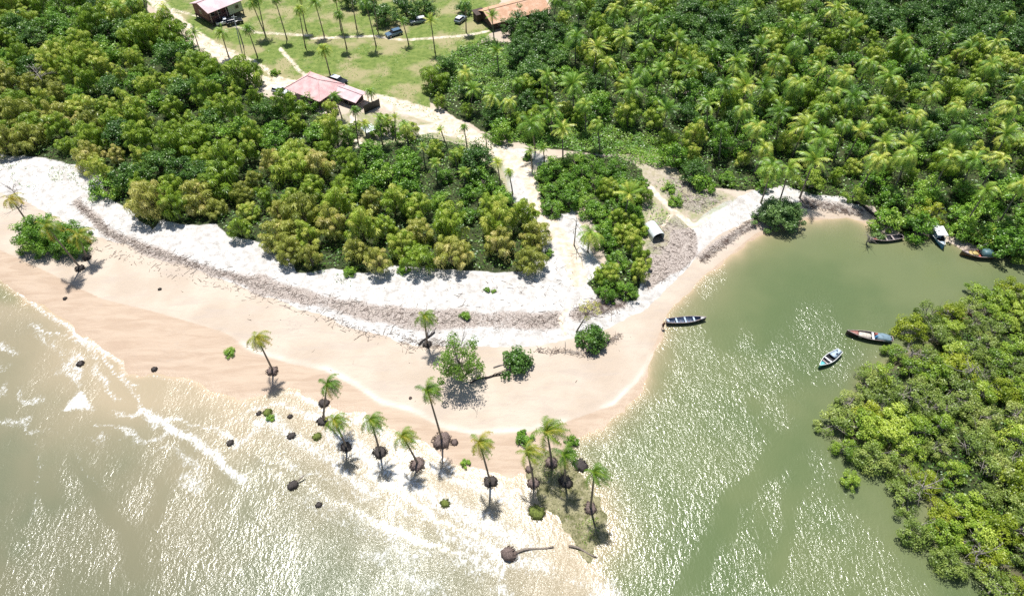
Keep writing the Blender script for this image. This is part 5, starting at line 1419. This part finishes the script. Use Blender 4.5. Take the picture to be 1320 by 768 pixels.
# ------------------------------------------------------------------ vehicles
M_TYRE = simple("tyre", (0.02, 0.02, 0.02), 0.8, 0.1, 3); M_RIM = simple("rim", (0.35, 0.35, 0.36), 0.35, 0.1, 3, metal=0.7); M_LAMP = simple("lamp_lens", (0.6, 0.6, 0.55), 0.2, 0.05, 3); M_TAIL = simple("tail_lens", (0.35, 0.02, 0.02), 0.3, 0.05, 3)
M_CWHITE = paint("car_white", (0.66, 0.70, 0.74), 0.25); M_CBLUE = paint("car_blue_grey", (0.10, 0.17, 0.25), 0.25); M_CBLACK = paint("car_black", (0.015, 0.018, 0.025), 0.25); M_CGREY = paint("car_grey", (0.22, 0.27, 0.31), 0.25)
def car(p, yaw, label, body, roofm, kind="suv", L=4.4):
    o = thing("parked_car" if kind != "pickup" else "pickup_truck", p, label, "car" if kind != "pickup" else "pickup", None, R(yaw))
    prof = [(-L / 2, .35), (-L / 2, .82), (-L / 2 + .1, .95), (L * .18, .98), (L / 2 - .25, .88), (L / 2 - .05, .72), (L / 2, .35)]
    def ext(prof_, w0, w1fn, nm, mat, parent=o):
        mb = MB(); n = len(prof_); vs = [(x, -w1fn(z), z) for x, z in prof_] + [(x, w1fn(z), z) for x, z in prof_]
        fs = [tuple(range(n)), tuple(range(2 * n - 1, n - 1, -1))] + [(i, i + n, (i + 1) % n + n, (i + 1) % n) for i in range(n)]
        mb.add(vs, fs); return mb.build(nm, mat, parent, bevel=0.05)
    ext(prof, 0, lambda z: 0.86 + (0.04 if .5 < z < .9 else 0), "body", body)
    x0, x1 = (-L / 2 + 0.15, L * 0.22) if kind == "suv" else (-L * 0.12, L * 0.24)
    gl = [(x0, .94), (x0 + .18, 1.42), (x1 - .62, 1.42), (x1, .94)]
    ext(gl, 0, lambda z: 0.80 if z < 1 else 0.64, "windows", M_GLASSD)
    ext([(x0 + .16, 1.40), (x0 + .24, 1.50), (x1 - .72, 1.50), (x1 - .62, 1.40)], 0, lambda z: 0.66, "roof", roofm)
    mb = MB()
    for xx in (x0 + .1, (x0 + x1) / 2 - .1):
        for s in (-1, 1): mb.tube([(xx, s * .815, .95), (xx + .1, s * .665, 1.42)], 0.04, 4)
    mb.build("pillars", body, o)
    if kind == "pickup": mb = MB(); mb.box((-L * 0.31, 0, 0.99), (L * 0.33, 1.45, 0.03)); mb.build("cargo_bed", M_BLACKP, o)
    for sx in (-1, 1):
        for s in (-1, 1):
            mb = MB(); mb.tube([(sx * L * .31, s * .70, .34), (sx * L * .31, s * .92, .34)], .34, 16); wh = mb.build("wheel", M_TYRE, o)
            mb = MB(); mb.tube([(sx * L * .31, s * .915, .34), (sx * L * .31, s * .935, .34)], .2, 12); mb.build("rim", M_RIM, wh)
    for s in (-1, 1):
        mb = MB(); mb.box((L / 2 - 0.04, s * .62, .66), (.1, .34, .15)); mb.build("headlight", M_LAMP, o)
        mb = MB(); mb.box((-L / 2 + 0.01, s * .70, .72), (.07, .2, .2)); mb.build("tail_light", M_TAIL, o)
    return o
car(P(291, 31), 25, "white pickup parked below the raised house", M_CWHITE, M_CWHITE, "pickup", 4.6)
car(P(303, 31), 30, "added black car shape standing for the shadow beside the white pickup", M_CBLACK, M_CBLACK, "suv", 4.2)  # dark car body added in place of the shadow beside the pickup
car(P(508, 46), 215, "blue-grey car parked in the trees' shade on the field", M_CBLUE, M_CBLUE, "suv", 4.3)
car(P(539, 30), 200, "pale roofed car half hidden under the shade trees", M_CGREY, M_CWHITE, "suv", 4.2)
car(P(437, 107), -28, "black car with a white roof behind the pink roof", M_CBLACK, M_CWHITE, "suv", 4.2)
car(P(363, 121), -25, "white car parked left of the broad pink roof", M_CWHITE, M_CWHITE, "suv", 4.2)
car(P(594, 28), 60, "small pale car at the wood's edge left of the tiled roof", M_CGREY, M_CWHITE, "suv", 3.8)
# shade trees by the car park
for b, s, k_ in [((497, 30), 0.85, 0), ((525, 24), 0.9, 1), ((548, 20), 0.85, 2), ((475, 12), 0.8, 0), ((450, 10), 0.6, 1), ((598, 18), 0.6, 2)]:
    tree("shade_tree", BD, P(*b), "", "tree", 0, 0, s, k_, {(497, 30): "dark shade tree over the blue-grey car", (525, 24): "middle shade tree of the field's car park", (548, 20): "right shade tree over the pale roofed car",
         (475, 12): "shade tree at the top edge above the tallest field palms", (450, 10): "dark bushy tree at the top edge behind the bowed palm", (598, 18): "dark tree over the small pale car"}[b], "shade trees on the field")
label_all()
print("COUNTS", COUNT, len(bpy.data.objects))
